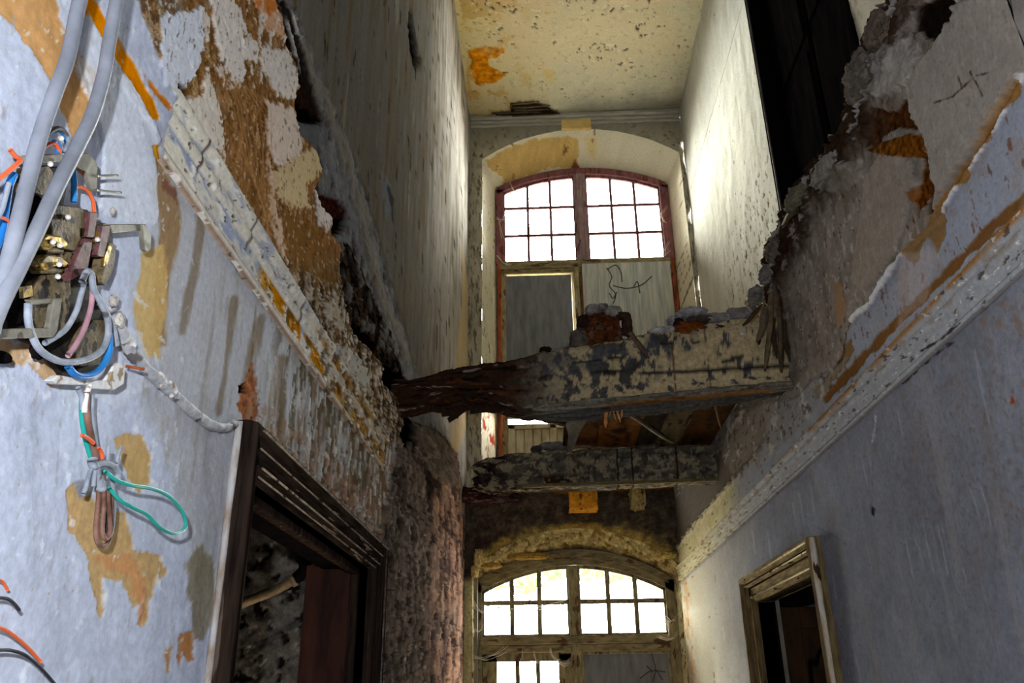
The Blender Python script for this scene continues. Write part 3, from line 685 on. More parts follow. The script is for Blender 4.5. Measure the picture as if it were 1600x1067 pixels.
def paint_ceiling(p):
    p.c[:] = (212, 208, 184); p.mul(1 + .05 * p.n(3, 3, 1) + .02 * p.n(20, 20, 2))
    left = sst(.6, -.8, p.u + .25 * p.n(3, 3, 3))
    p.mix(left, (220, 200, 146), .6); p.spots(left, 4, 3, .15, (196, 156, 84), .6, 4, soft=.3)
    p.patch([(715, -20), (800, -20), (810, 8), (770, 22), (740, 30), (724, 26)], (196, 172, 116), 5, 8, d=.004)
    p.patch([(730, 78), (748, 72), (790, 74), (788, 84), (760, 90), (764, 100), (778, 112), (790, 116), (770, 130), (742, 132), (738, 110)], (196, 134, 40), 5, 9, d=.006, var=.3)
    p.patch([(732, 95), (738, 150), (735, 170), (728, 120)], (206, 168, 110), 4, 8, a=.8)
    p.patch([(850, 110), (864, 112), (862, 130), (850, 128)], (214, 178, 96), 5, 7, 5, .5)
    r = p.poly([(742, 0), (1060, -60), (1060, 100), (960, 110), (800, 110), (760, 60)], 30, 3, 25)
    p.mix(r, (206, 190, 164), .5)
    m = r * sst(.10, .2, p.n(2.4, 2.4, 9)); p.spots(.15 + .85 * m, 13, 17, .44, (78, 70, 60), .9, 10, d=-.016, o=3); p.spots(.3 + .7 * m, 12, 15, .42, (236, 232, 214), .6, 110, d=-.012, o=3)
    p.spots(1, 7, 12, .70, (96, 84, 68), .8, 11, d=-.01)
    p.mix(sst(8.55, 8.95, p.v + .12 * p.n(4, 4, 12)) * sst(.2, .9, p.u), (130, 128, 120), .55)
    p.patch([(796, 172), (800, 160), (842, 157), (862, 168), (880, 178), (905, 177), (880, 186), (800, 184), (770, 176)], (56, 48, 40), 3, 12, d=.03)


wall('ceiling', 'z', ZC, -1, [(np.arange(XL - .02, XU + .03, .016), np.array(sorted({*np.arange(-1.6, 6.6, .5), *np.arange(6.6, YE, .022), YE})))], paint_ceiling, PLASTER)


# ------------------------------------------------------------------ end wall with two arched openings
def arcpath(x0, x1, zb, zs, za, n1, n2):
    """up the left jamb, over the segmental arch, down the right jamb"""
    w = (x1 - x0) / 2; h = za - zs; R = (w * w + h * h) / (2 * h); cx = (x0 + x1) / 2; cz = za - R; a = math.asin(w / R)
    L = [(x0, zb + (zs - zb) * i / n1) for i in range(n1)]
    A = [(cx + R * math.sin(-a + 2 * a * i / n2), cz + R * math.cos(-a + 2 * a * i / n2)) for i in range(n2 + 1)]
    Rr = [(x1, zs + (zb - zs) * i / n1) for i in range(1, n1 + 1)]
    return np.array(L + A + Rr)


def arcz(x, x0, x1, zs, za):
    w = (x1 - x0) / 2; h = za - zs; R = (w * w + h * h) / (2 * h); cx = (x0 + x1) / 2
    return za - R + math.sqrt(max(R * R - (x - cx) ** 2, 0))


def border(path, X0, X1, Z1, n1, n2):
    out = path.copy(); out[:n1, 0] = X0; out[-n1:, 0] = X1
    A = out[n1:n1 + n2 + 1].copy(); f = np.linspace(0, 1, n2 + 1); z0 = path[n1, 1]; q = .14
    A[:, 0] = np.where(f < q, X0, np.where(f > 1 - q, X1, X0 + (X1 - X0) * (f - q) / (1 - 2 * q)))
    A[:, 1] = np.where(f < q, z0 + (Z1 - z0) * f / q, np.where(f > 1 - q, z0 + (Z1 - z0) * (1 - f) / q, Z1))
    out[n1:n1 + n2 + 1] = A; return out


def loft(pa, pb, ya, yb, m, paint, disp):
    """surface between two paths in planes ya and yb"""
    f = np.linspace(0, 1, m)[:, None, None]
    A = np.stack([pa[:, 0], np.full(len(pa), ya), pa[:, 1]], 1); B = np.stack([pb[:, 0], np.full(len(pb), yb), pb[:, 1]], 1)
    P = (A[None] * (1 - f) + B[None] * f)
    K = np.tile(np.arange(len(pa)) * .02, m); Fm = np.repeat(np.linspace(0, 1, m), len(pa))
    P = P.reshape(-1, 3); p = Paint(P, P[:, 0] + P[:, 1] * .31, P[:, 2] + P[:, 1] * .57, (210, 205, 190)); p.K = K; p.Fm = Fm
    paint(p); P = P + disp(p, P)
    return P, quads(m, len(pa)), p.c


def mergeparts(name, parts, mat):
    V = []; Q = []; C = []; o = 0
    for a, b, c in parts: V.append(a); Q.append(b + o); C.append(c); o += len(a)
    ob = link(name, np_mesh(name, np.concatenate(V), np.concatenate(Q), np.concatenate(C)), mat); ob['kind'] = 'structure'; return ob


o1 = arcpath(-.67, 1.97 - .03, 3.7, 8.22, 8.66, 150, 120); i1 = arcpath(-.50, 1.80, 3.7, 8.0, 8.30, 150, 120)
b1 = border(o1, XL - .02, XU + .02, ZC + .02, 150, 120)


def paint_end_up(p):
    p.c[:] = (186, 182, 168); p.mul(1 + .07 * p.n(6, 3, 1) + .05 * p.n(30, 22, 2))
    p.spots(1, 12, 5, .2, (140, 134, 120), .5, 3, soft=.25); p.spots(1, 20, 10, .48, (92, 80, 66), .8, 4, d=.004)
    s = sst(8.1, 7.9, p.P[:, 2]); p.spots(s, 26, 4, .28, (108, 98, 82), .7, 5, d=.006)
    p.mix(sst(8.3, 8.7, p.P[:, 2]), (150, 148, 140), .6)


def paint_reveal_up(p):
    p.c[:] = (226, 220, 200); p.mul(1 + .03 * p.n(6, 6, 1))
    p.patch([(760, 250), (800, 228), (840, 216), (888, 212), (902, 218), (905, 240), (898, 262), (860, 262), (810, 280), (790, 296), (786, 275), (762, 262)], (204, 178, 124), 4, 9, d=-.01, var=.07)
    p.patch([(893, 262), (898, 250), (908, 264), (898, 266)], (150, 98, 60), 2, 9)
    p.patch([(915, 215), (935, 212), (930, 250), (918, 240)], (222, 196, 130), 6, 6, 5, .6)
    p.spots(1, 14, 14, .56, (120, 92, 60), .7, 6); p.spots(sst(5.6, 4.2, p.P[:, 2]) * sst(0, -.5, p.P[:, 0]), 9, 6, .25, (166, 50, 26), .85, 7, d=-.004)
    p.spots(sst(6.6, 5.2, p.P[:, 2]), 9, 2, .2, (186, 168, 128), .5, 8, soft=.3); p.spots(sst(7.8, 6, p.P[:, 2]), 18, 3, .5, (120, 108, 90), .8, 81)


def dy(p, P): z = np.zeros_like(P); z[:, 1] = -p.d - .008 * p.n(5, 5, 9) * (1 - sst(.9, 1, p.Fm) * 0); return z


mergeparts('wall_end_upper', [loft(o1, b1, YE, YE, 18, paint_end_up, dy), loft(o1, i1, YE, 9.58, 40, paint_reveal_up, dy)], PLASTER)

o2 = arcpath(-.765, 1.45, -.1, 2.92, 3.32, 110, 170); i2 = arcpath(-.745, 1.41, -.1, 2.77, 3.10, 110, 170)
b2 = border(o2, XL - .06, XU + .02, 3.74, 110, 170)


def paint_end_low(p):
    p.c[:] = (92, 84, 74); p.mul(1 + .25 * p.n(7, 7, 1, 5) + .2 * p.n(30, 30, 2))
    p.spots(1, 10, 8, .3, (124, 112, 96), .6, 3, d=.01); p.spots(sst(.1, -.6, p.P[:, 0]), 5, 5, 0, (66, 50, 52), .6, 4, soft=.3)
    z = p.P[:, 2]; p.mix(sst(-.74, -.78, p.P[:, 0]) * sst(2.85, 2.75, z), (216, 206, 166), .95); e = sst(.22, .02, p.Fm + .12 * p.n(7, 7, 5)) * sst(2.6, 2.9, z)
    p.mix(e, (188, 166, 104), .95); p.mul(1 + e * .2 * p.n(24, 24, 6)); p.d += e * .02 + .02 * p.n(8, 8, 7, 5)


def paint_reveal_low(p):
    z = p.P[:, 2]; p.u = p.K * .7; p.v = p.Fm * .33
    p.c[:] = (172, 156, 114); p.mul(1 + .25 * p.n(12, 12, 1, 5) + .12 * p.n(34, 34, 2))
    p.spots(1, 9, 9, .2, (112, 86, 48), .7, 3, d=.02); p.spots(1, 14, 14, .3, (212, 200, 150), .7, 4, d=-.015)
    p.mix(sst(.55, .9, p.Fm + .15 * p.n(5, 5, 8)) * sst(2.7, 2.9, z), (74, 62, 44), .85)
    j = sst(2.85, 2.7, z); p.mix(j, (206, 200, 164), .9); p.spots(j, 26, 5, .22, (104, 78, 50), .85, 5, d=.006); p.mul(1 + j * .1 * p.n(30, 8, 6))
    p.d += (.035 * p.n(6, 6, 9, 5) + .015 * p.n(22, 22, 10)) * sst(2.6, 2.9, z)


def drev(p, P):
    c = np.array([.33, 9.3, 1.6]); z = c - P; z[:, 1] = 0; z /= np.linalg.norm(z, axis=1)[:, None] + 1e-6
    jb = sst(2.8, 2.6, P[:, 2])[:, None]; h = np.zeros_like(z); h[:, 0] = np.sign(z[:, 0]); z = z * (1 - jb) + h * jb
    return -z * (p.d * np.sin(np.clip(p.Fm * 1.2 + .15, 0, 1) * math.pi))[:, None] * .9


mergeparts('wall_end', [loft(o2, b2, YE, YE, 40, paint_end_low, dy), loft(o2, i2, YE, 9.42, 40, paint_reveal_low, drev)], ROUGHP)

# rough shell around everything: floor, back wall, attic slab, rooms behind the doorways
SHELL = nmat('shell_plaster', (120, 114, 104), (148, 140, 128), (5, 5, 5), .9)
GREYROOM = nmat('room_plaster', (132, 132, 132), (170, 170, 168), (4, 4, 4), .9)
DARKROOM = nmat('dark_plaster', (34, 33, 32), (60, 58, 54), (4, 4, 4), .9)  # dark grey plaster of the left and upper rooms


def sbox(name, mat, *b):
    o = bobj(name, mat, None, *b, bev=0); o['kind'] = 'structure'; return o


sbox('floor', SHELL, (-4.2, 5.2, -1.7, 9.7, -.12, 0))
sbox('wall_back', SHELL, (-1.0, 2.3, -1.75, -1.6, 0, 9.0))
sbox('floor_upper', SHELL, (XR + .06, XU + .02, -1.6, 4.6, 3.6, 3.72), (XR + .02, XU + .02, 4.6, YE, 3.6, 3.74))
sbox('wall_right_backing', SHELL, (XR + .12, XR + .16, -1.6, 4.5, 0, 3.6), (XR + .12, XR + .16, 5.95, YE, 0, 3.6), (XR + .12, XR + .16, 4.5, 5.95, 2.3, 3.6))
sbox('wall_left_backing', SHELL, (XL - .26, XL - .2, -1.6, 2.2, 0, 9), (XL - .26, XL - .2, 3.99, 9.7, 0, 9), (XL - .26, XL - .2, 2.2, 4.0, 2.22, 9))
sbox('wall_end_backing', SHELL, (XL - .4, -.72, YE + .12, 9.7, 0, 9.2), (1.99, 2.4, YE + .12, 9.7, 0, 9.2), (XL - .4, 2.4, 9.15, 9.75, 8.75, 9.2), (XL - .4, 2.4, 9.22, 9.7, 3.36, 3.68), (XL - .4, 2.4, 9.44, 9.7, 3.08, 3.4),
     (1.47, 2.4, YE + .05, 9.7, 0, 3.7), (XL - .4, -.85, YE + .12, 9.7, 0, 3.7))  # wall thickness, with blocks added to stop light leaking round the arch
sbox('roof', SHELL, (XL - .4, XU + .5, -1.75, 9.75, ZC + .05, ZC + .25))


def paint_room(p):
    p.c[:] = (120, 116, 112); p.mul(1 + .28 * p.n(5, 5, 1, 5) + .15 * p.n(22, 22, 2)); p.spots(1, 8, 8, .25, (128, 124, 118), .7, 3, d=.01)
    p.spots(1, 12, 9, .35, (42, 36, 32), .85, 4, d=-.02); p.spots(1, 20, 20, .6, (186, 184, 180), .8, 5); p.d += .02 * p.n(6, 6, 6)


wall('wall_left_room_end', 'y', 4.75, -1, [(np.arange(-2.6, XL - .22, .012), np.arange(.8, 3.02, .012))], paint_room, ROUGHP)
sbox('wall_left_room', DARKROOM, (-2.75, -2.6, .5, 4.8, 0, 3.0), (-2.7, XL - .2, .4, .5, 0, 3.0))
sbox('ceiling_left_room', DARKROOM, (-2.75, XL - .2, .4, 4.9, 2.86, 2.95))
sbox('wall_right_room', GREYROOM, (4.6, 4.7, 3.0, 9.6, 0, 3.2), (XR + .12, 4.7, 2.9, 3.0, 0, 3.2), (XR + .12, 4.7, 9.5, 9.6, 0, 3.2))
sbox('ceiling_right_room', GREYROOM, (XR + .12, 4.7, 3.0, 9.6, 2.75, 2.85))
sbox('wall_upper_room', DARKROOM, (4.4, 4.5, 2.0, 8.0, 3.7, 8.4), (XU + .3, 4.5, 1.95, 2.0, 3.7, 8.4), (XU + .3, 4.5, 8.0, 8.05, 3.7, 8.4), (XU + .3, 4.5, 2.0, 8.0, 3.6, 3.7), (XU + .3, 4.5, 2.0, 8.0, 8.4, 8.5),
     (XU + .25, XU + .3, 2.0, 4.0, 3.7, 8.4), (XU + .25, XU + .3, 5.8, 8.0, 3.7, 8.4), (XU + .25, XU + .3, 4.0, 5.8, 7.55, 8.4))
GROUND = nmat('pale_ground', (120, 112, 100), (150, 140, 124), (2, 2, 2), .9)
sbox('ground', GROUND, (-30, 30, 9.8, 60, -.4, -.3))


# ================================================================== MOULDINGS, DOORS, WINDOWS
def moulding(name, X, sign, ys, z0, z1, prof, paint, amp=.0016):
    tt = np.linspace(0, 1, 46); h = np.interp(tt, [a for a, b in prof], [b for a, b in prof])
    U, T = np.meshgrid(ys, tt, indexing='ij'); u = U.ravel(); t = T.ravel(); H = np.tile(h, len(ys))
    z = z0 + (z1 - z0) * t; P = np.stack([np.full_like(u, X) + sign * H, u, z], 1)
    p = Paint(P, u, z, (214, 210, 202)); p.t = t; paint(p)
    n = fbm(u * 4, z * 12, 77, 4) * amp + fbm(u * 30, z * 60, 78, 4) * amp * .25
    P[:, 0] += sign * (n + p.d); P[:, 2] += .2 * n
    V = np.vstack([P]); Q = quads(len(ys), 46)
    o = link(name, np_mesh(name, V, Q, p.c), PLASTER); o['kind'] = 'structure'; return o


PR = [(a, b * .5) for a, b in [(0, 0), (.02, .024), (.05, .03), (.10, .032), (.14, .024), (.17, .018), (.50, .020), (.54, .030), (.60, .036), (.66, .034), (.72, .026), (.80, .040), (.86, .052), (.93, .054), (.97, .046), (1, 0)]]


def paint_ml(p):
    p.mul(1 + .06 * p.n(12, 12, 1) + .05 * p.n(40, 40, 2)); t = p.t
    cr = sst(2.3, 1.4, p.u)
    p.mix(cr, (226, 220, 204), .5)
    s = sst(.17, .22, t) * sst(.52, .46, t); p.mix(s * sst(-.2, .1, p.n(5, 14, 3)), (164, 174, 196), .9)
    p.spots(sst(.5, .6, t), 7, 20, .2, (170, 176, 190), .7, 4)
    s2 = sst(.66, .70, t) * sst(.88, .80, t) * sst(2.0, 2.2, p.u); s3 = sst(.18, .2, t) * sst(.5, .46, t) * sst(2.05, 2.2, p.u)
    p.mix(s3 * sst(-.25, -.1, p.n(6, 10, 5)), (188, 126, 24), .9); p.mix(s3 * sst(.1, .3, p.n(9, 12, 6)), (112, 90, 52), .8)
    p.mix(s2 * sst(2.6, 3.0, p.u) * sst(-.1, .1, p.n(8, 12, 8)), (170, 120, 40), .8)
    p.mix(sst(.04, .0, np.abs(t - .02)) + sst(.02, .0, np.abs(t - .15)), (120, 84, 66), .6)
    p.mix(sst(2.6, 3.4, p.u), (150, 134, 108), .45); p.spots(sst(2.3, 3.2, p.u), 12, 16, .15, (96, 78, 56), .8, 9, d=-.004)
    p.spots(1, 16, 24, .42, (234, 230, 224), .9, 10, d=.004); p.spots(1, 26, 40, .5, (84, 66, 56), .8, 11, d=-.004)
    for x in (1.62, 1.98, 2.5): p.mix(sst(.008, .002, np.abs(p.u - x - .02 * t)) * sst(.3, .5, t), (70, 56, 50), .8)


moulding('trim_1', XL + .022, 1, gspace(1.46, 4.16, XL, 2.5), 2.69, 2.89, PR, paint_ml)


def paint_mr(p):
    p.c[:] = (166, 167, 170); p.mul(1 + .05 * p.n(9, 20, 1) + .04 * p.n(40, 40, 2)); t = p.t
    p.mix(sst(.78, .9, t) * sst(-.5, -.1, p.n(5, 5, 3)) * sst(5.2, 4, p.u), (158, 108, 56), .8)
    p.spots(sst(.5, .6, t), 6, 16, .1, (150, 138, 124), .6, 4, soft=.2)
    p.spots(1, 14, 30, .46, (90, 80, 72), .8, 5, d=-.003); p.spots(1, 20, 40, .52, (222, 220, 214), .8, 6, d=.003)
    p.mix(sst(.025, .0, np.abs(t - .155)) + sst(.03, 0, np.abs(t - .01)), (104, 96, 92), .7)
    p.mix(sst(5.5, 8, p.u), (196, 188, 150), .7); p.spots(sst(5, 7, p.u), 16, 40, .3, (120, 92, 56), .8, 7)
    p.line([(1500, 505), (1470, 530), (1440, 548)], 1.2, (70, 62, 56), 3, 20)


moulding('trim_2', XR - .004, -1, np.concatenate([np.arange(-1.6, 1.8, .2), gspace(1.8, YE, XR, 2.5)]), 2.735, 2.90, PR, paint_mr)


def frame(X, sign, y0, y1, z1, prof, mats, parent, zb=0.0, sd=0):
    """mitred casing round a doorway in a side wall: two jambs and a head"""
    def path(o): return [(y0 - o, zb), (y0 - o, z1 + o), (y1 + o, z1 + o), (y1 + o, zb)]
    for i, nm in ((0, 'jamb'), (1, 'head'), (2, 'jamb')):
        n = 40; V = []
        for k in range(n + 1):
            f = k / n
            for o, h in prof:
                a = path(o)[i]; b = path(o)[i + 1]
                jit = .0007 * math.sin(f * 37 + sd) + .0005 * math.sin(f * 91 + i)
                V.append((X + sign * (h + (jit if h > .004 else 0)), a[0] + (b[0] - a[0]) * f, a[1] + (b[1] - a[1]) * f))
        me = np_mesh(nm, np.array(V), quads(n + 1, len(prof)), None, False)
        link(nm, me, mats[0] if i != 1 else mats[1], parent)


FP = [(0, -.06), (0, .010), (.018, .012), (.019, .030), (.030, .036), (.031, .014), (.060, .014), (.061, .034), (.072, .038), (.073, .018), (.096, .018), (.097, .050), (.112, .058), (.124, .056), (.13, .03), (.13, -.01)]
d1 = empty('door_1', (XL, 3.1, 0)); d1['kind'] = 'structure'
frame(XL + .02, 1, 2.24, 3.95, 2.18, FP, (DARKWOOD, HEADWOOD), d1)
LITBEAD = nmat('lit_bead_edge', (96, 84, 74), (150, 136, 122), (20, 20, 20), .9, spec=0, c3=(40, 32, 28), thr=.6)  # pale beads paint the light that the casing's worn arrises catch
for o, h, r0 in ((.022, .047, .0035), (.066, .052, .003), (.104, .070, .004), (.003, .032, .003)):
    tube('bead', [(XL + .02 + h, 2.24 - o, 2.18 + o), (XL + .02 + h, 3.95 + o, 2.18 + o)], r0, LITBEAD, d1, seg=6, smooth=False)
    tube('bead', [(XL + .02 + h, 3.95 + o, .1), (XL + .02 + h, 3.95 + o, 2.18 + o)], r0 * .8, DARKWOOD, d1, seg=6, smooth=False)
bobj('soffit_lining', BLACKWOOD, d1, (XL - .2, XL + .02, 2.2, 3.99, 2.18, 2.22))
bobj('jamb_lining', REDWOOD, d1, (XL - .275, XL + .02, 3.95, 3.99, 0, 2.2)); bobj('jamb_lining', BLACKWOOD, d1, (XL - .2, XL + .02, 2.2, 2.24, 0, 2.2))
bobj('door_stop', DARKWOOD, d1, (XL - .06, XL - .02, 3.92, 3.95, 0, 2.18), (XL - .06, XL - .02, 2.24, 3.95, 2.15, 2.18))
# bare plaster edge of the near jamb
pe = tube('plaster_edge', [(XL + .03, 2.10, .2), (XL + .032, 2.098, 1.2), (XL + .03, 2.104, 1.8), (XL + .032, 2.096, 2.30)], .010, nmat('plaster_edge', (196, 196, 200), (150, 130, 110), (30, 30, 10), .9), d1, seg=7, lump=.3)

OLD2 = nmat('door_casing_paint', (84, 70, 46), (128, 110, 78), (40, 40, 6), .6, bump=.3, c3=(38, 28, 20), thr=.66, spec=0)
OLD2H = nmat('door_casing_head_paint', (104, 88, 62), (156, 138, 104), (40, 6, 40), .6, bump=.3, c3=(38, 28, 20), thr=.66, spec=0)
WHITEEDGE = nmat('flaked_white_edge', (206, 204, 200), (176, 150, 112), (30, 30, 9), .8, bump=.3, c3=(60, 46, 36), thr=.60)
d2 = empty('door_2', (XR, 5.2, 0)); d2['kind'] = 'structure'
frame(XR, -1, 4.56, 5.9, 2.2, [(0, -.1), (0, .012), (.02, .014), (.021, .034), (.036, .038), (.037, .014), (.098, .014), (.099, .044), (.112, .050), (.113, .028), (.126, .028), (.127, .066), (.150, .076), (.165, .07), (.17, -.01)], (OLD2, OLD2H), d2, sd=3)
SHADELINE = nmat('shaded_groove', (26, 21, 16), (48, 38, 28), (20, 20, 20), .9, spec=0)  # dark lines paint the shade under the casing steps
LITLINE = nmat('lit_cream_edge', (176, 160, 124), (206, 192, 156), (20, 20, 20), .9, spec=0, c3=(90, 72, 48), thr=.6)  # cream lines paint the light caught by the worn casing edges
for o, h, r0, m_ in ((.040, .020, .0055, SHADELINE), (.096, .020, .0055, SHADELINE), (.124, .034, .005, SHADELINE), (.140, .074, .005, LITLINE), (.108, .050, .004, LITLINE), (.024, .036, .004, LITLINE)):
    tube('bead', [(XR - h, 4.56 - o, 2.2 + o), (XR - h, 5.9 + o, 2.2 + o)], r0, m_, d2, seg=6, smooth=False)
    if m_ is SHADELINE:
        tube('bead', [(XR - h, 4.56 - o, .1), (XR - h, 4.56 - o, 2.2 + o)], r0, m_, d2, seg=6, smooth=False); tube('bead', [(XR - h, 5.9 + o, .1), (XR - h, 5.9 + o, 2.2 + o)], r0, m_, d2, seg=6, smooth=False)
bobj('soffit_lining', OLD2H, d2, (XR, XR + .12, 4.5, 5.95, 2.2, 2.24)); bobj('jamb_lining', BLACKWOOD, d2, (XR, XR + .12, 5.9, 5.94, 0, 2.2)); bobj('jamb_lining', REDWOOD, d2, (XR, XR + .12, 4.52, 4.56, 0, 2.2))
tube('painted_edge', [(XR - .052, 4.385, .2), (XR - .05, 4.388, 1.0), (XR - .053, 4.384, 1.7), (XR - .05, 4.387, 2.36)], .016, WHITEEDGE, d2, seg=7, lump=.35)
lf = empty('door_leaf', (1.6, 6.05, 0)); tag(lf, 'brown wooden door leaf with arched panel standing open inside the right doorway', 'door')
bobj('leaf_board', DOORWOOD, lf, (1.58, 2.72, 6.02, 6.06, .02, 2.17))
bobj('stile', DOORWOOD, lf, (1.58, 1.74, 6.0, 6.025, .02, 2.17)); bobj('rail', DOORWOOD, lf, (1.74, 2.72, 6.0, 6.025, 2.03, 2.17))
tube('panel_moulding', [(1.76, 6.0, .4), (1.76, 6.0, 1.2), (1.76, 6.0, 1.78), (1.80, 6.0, 1.80), (1.84, 6.0, 1.88), (1.95, 6.0, 1.97), (2.1, 6.0, 2.0), (2.26, 6.0, 1.96), (2.36, 6.0, 1.86)], .013, BLACKWOOD, lf)
bobj('raised_panel', DOORWOOD, lf, (1.86, 2.4, 6.0, 6.03, .4, 1.84), bev=.02)
bobj('hinge', BLACKWOOD, lf, (1.565, 1.60, 6.0, 6.03, 1.7, 1.8))

d3 = empty('door_3', (XU, 4.9, 3.7)); d3['kind'] = 'structure'
for nm, b in (('jamb', (XU - .012, XU + .25, 5.74, 5.82, 3.7, 7.55)), ('jamb', (XU - .012, XU + .25, 3.96, 4.04, 3.7, 7.55)), ('head', (XU - .012, XU + .25, 3.96, 5.82, 7.5, 7.58))): bobj(nm, BLACKWOOD, d3, b, bev=.01)
tube('edge_bead', [(XU - .014, 5.745, 3.75), (XU - .014, 5.745, 7.5)], .008, nmat('worn_bead', (70, 66, 62), (110, 104, 96), (20, 20, 5), .5), d3, smooth=False)
bl = empty('dark_door_leaf', (2.2, 5.0, 3.7)); tag(bl, 'black painted panelled door closed in the tall upper right doorway', 'door')
bobj('leaf_board', BLACKWOOD, bl, (XU + .12, XU + .16, 4.04, 5.74, 3.72, 7.5))
for y0, y1, z0, z1 in ((4.2, 4.82, 3.95, 4.9), (4.2, 4.82, 5.05, 6.1), (4.2, 4.82, 6.25, 7.3), (4.96, 5.6, 3.95, 4.9), (4.96, 5.6, 5.05, 6.1), (4.96, 5.6, 6.25, 7.3)):
    bobj('door_panel', BLACKWOOD, bl, (XU + .10, XU + .125, y0, y1, z0, z1), bev=.006)
tube('astragal', [(XU + .11, 4.89, 3.75), (XU + .11, 4.89, 7.45)], .012, BLACKWOOD, bl, smooth=False)


# ---------------------------------------------------------------- windows
def ribbon(name, lower, upper, y0, y1, mat, parent):
    """arched bar between two polylines in x, z, extruded in depth"""
    n = len(lower); V = [(x, y, z) for y in (y0, y1) for x, z in list(lower) + list(upper)]; Fs = []
    for i in range(n - 1):
        a, b, c, e = i, i + 1, n + i + 1, n + i; k = 2 * n
        Fs += [(a, b, c, e), (a + k, e + k, c + k, b + k), (a, a + k, b + k, b), (e, c, c + k, e + k)]
    Fs += [(0, n, 3 * n, 2 * n), (n - 1, 3 * n - 1, 4 * n - 1, 2 * n - 1)]
    me = bpy.data.meshes.new(name); me.from_pydata(V, [], Fs); return link(name, me, mat, parent)


def arched_bar(name, x0, x1, f0, f1, y0, y1, mat, parent, n=16):
    xs = [x0 + (x1 - x0) * i / n for i in range(n + 1)]
    return ribbon(name, [(x, f0(x)) for x in xs], [(x, f1(x)) for x in xs], y0, y1, mat, parent)


def fanlight(name, win, x0, x1, z0, rows, ncol, top, yg, mat, matg, st=.03, mb=.019, rail=.035):
    """sash with straight muntins whose top edge follows the arch; each pane its own sheet"""
    s = bobj('sash', mat, win, (x0, x0 + st, yg - .02, yg + .02, z0, top(x0 + st * .5) - .0), (x1 - st, x1, yg - .02, yg + .02, z0, top(x1 - st * .5)), (x0, x1, yg - .02, yg + .02, z0, z0 + rail), bev=.003)
    arched_bar('sash_top_rail', x0, x1, lambda x: top(x) - .035, top, yg - .02, yg + .02, mat, s, 10)
    gx0, gx1 = x0 + st, x1 - st; cw = (gx1 - gx0) / ncol; zz = [z0 + rail] + rows + [99]
    for c in range(1, ncol): x = gx0 + cw * c; bobj('muntin', mat, s, (x - mb, x + mb, yg - .016, yg + .014, z0 + rail * .5, top(x) - .02), bev=.003)
    for z in rows: bobj('muntin', mat, s, (gx0 - .004, gx1 + .004, yg - .015, yg + .013, z - mb, z + mb), bev=.003)
    for c in range(ncol):
        for r in range(len(zz) - 1):
            a, b = gx0 + cw * c, gx0 + cw * (c + 1); lo = zz[r]
            hi = (lambda x: top(x) - .02) if r == len(zz) - 2 else (lambda x, q=zz[r + 1]: q)
            arched_bar('pane', a, b, lambda x: lo, hi, yg - .002, yg + .002, GLASS, s, 4 if r == len(zz) - 2 else 1)
    return s


def zat(x, y, Y): return float(ony(x, y, Y)[2])
def xat(x, y, Y): return float(ony(x, y, Y)[0])


Y1 = 9.55
w1 = empty('window_1', (.65, Y1, 3.75)); w1['kind'] = 'structure'
t1 = lambda x: arcz(x, -.52, 1.82, 8.02, 8.31); t1i = lambda x: arcz(x, -.52, 1.82, 8.02, 8.31) - .10
arched_bar('arched_head', -.50, 1.80, t1i, t1, Y1 - .06, Y1 + .05, MAUVE, w1, 30)
bobj('frame_post', MAUVE, w1, (-.52, -.41, Y1 - .06, Y1 + .05, 6.85, 8.0)); bobj('frame_post', MAUVE, w1, (1.70, 1.82, Y1 - .06, Y1 + .05, 6.85, 8.0))
bobj('frame_post', RUSTWOOD, w1, (-.50, -.45, Y1 - .06, Y1 + .05, 3.7, 6.86)); bobj('frame_post', RUSTWOOD, w1, (1.725, 1.81, Y1 - .06, Y1 + .05, 3.7, 6.86))
bobj('frame_post', OLIVE, w1, (-.45, -.38, Y1 - .03, Y1 + .05, 3.7, 6.8))
bobj('mullion', MAUVEGREY, w1, (.55, .71, Y1 - .05, Y1 + .04, 6.85, 8.24)); bobj('mullion_cover', MAUVEGREY, w1, (.59, .67, Y1 - .075, Y1 - .04, 6.86, 8.22), bev=.012)
bobj('transom', OLIVEH, w1, (-.46, 1.76, Y1 - .07, Y1 + .05, 6.76, 6.87), (-.42, .60, Y1 - .05, Y1 + .05, 6.69, 6.77), bev=.008)
fanlight('left', w1, -.42, .56, 6.87, [7.29, 7.72], 3, t1i, Y1, MAUVE, GLASS)
fanlight('right', w1, .70, 1.71, 6.87, [7.29, 7.72], 3, t1i, Y1, MAUVE, GLASS)
bobj('meeting_post', OLIVE, w1, (.49, .56, Y1 - .07, Y1 + .03, 3.75, 6.80)); bobj('meeting_post', RUSTWOOD, w1, (.585, .615, Y1 - .07, Y1 + .03, 3.75, 6.83))
bobj('meeting_post', OLIVE, w1, (.56, .585, Y1 - .03, Y1 + .03, 3.75, 6.80))
lb = tag(bobj('shutter_board', SLATE, None, (-.395, .455, Y1 - .06, Y1 - .035, 4.72, 6.66)), 'plain slate-grey board filling the left leaf of the upper window', 'shutter')
bobj('infill_board', CREAMW, w1, (-.38, .49, Y1 + .01, Y1 + .03, 6.62, 6.70)); bobj('infill_board', CREAMW, w1, (.455, .49, Y1 - .03, Y1 + .03, 4.7, 6.7))
rb = tag(bobj('shutter_board', GREYP2, None, (.60, 1.74, Y1 - .085, Y1 - .06, 3.76, 6.80)), 'streaky pale grey board with old vine tendrils filling the right leaf of the upper window', 'shutter')
vine = nmat('dry_stem', (60, 50, 42), (90, 74, 58), (30, 30, 30), .9)
vp = lambda x, y: ony(x, y, Y1 - .092)
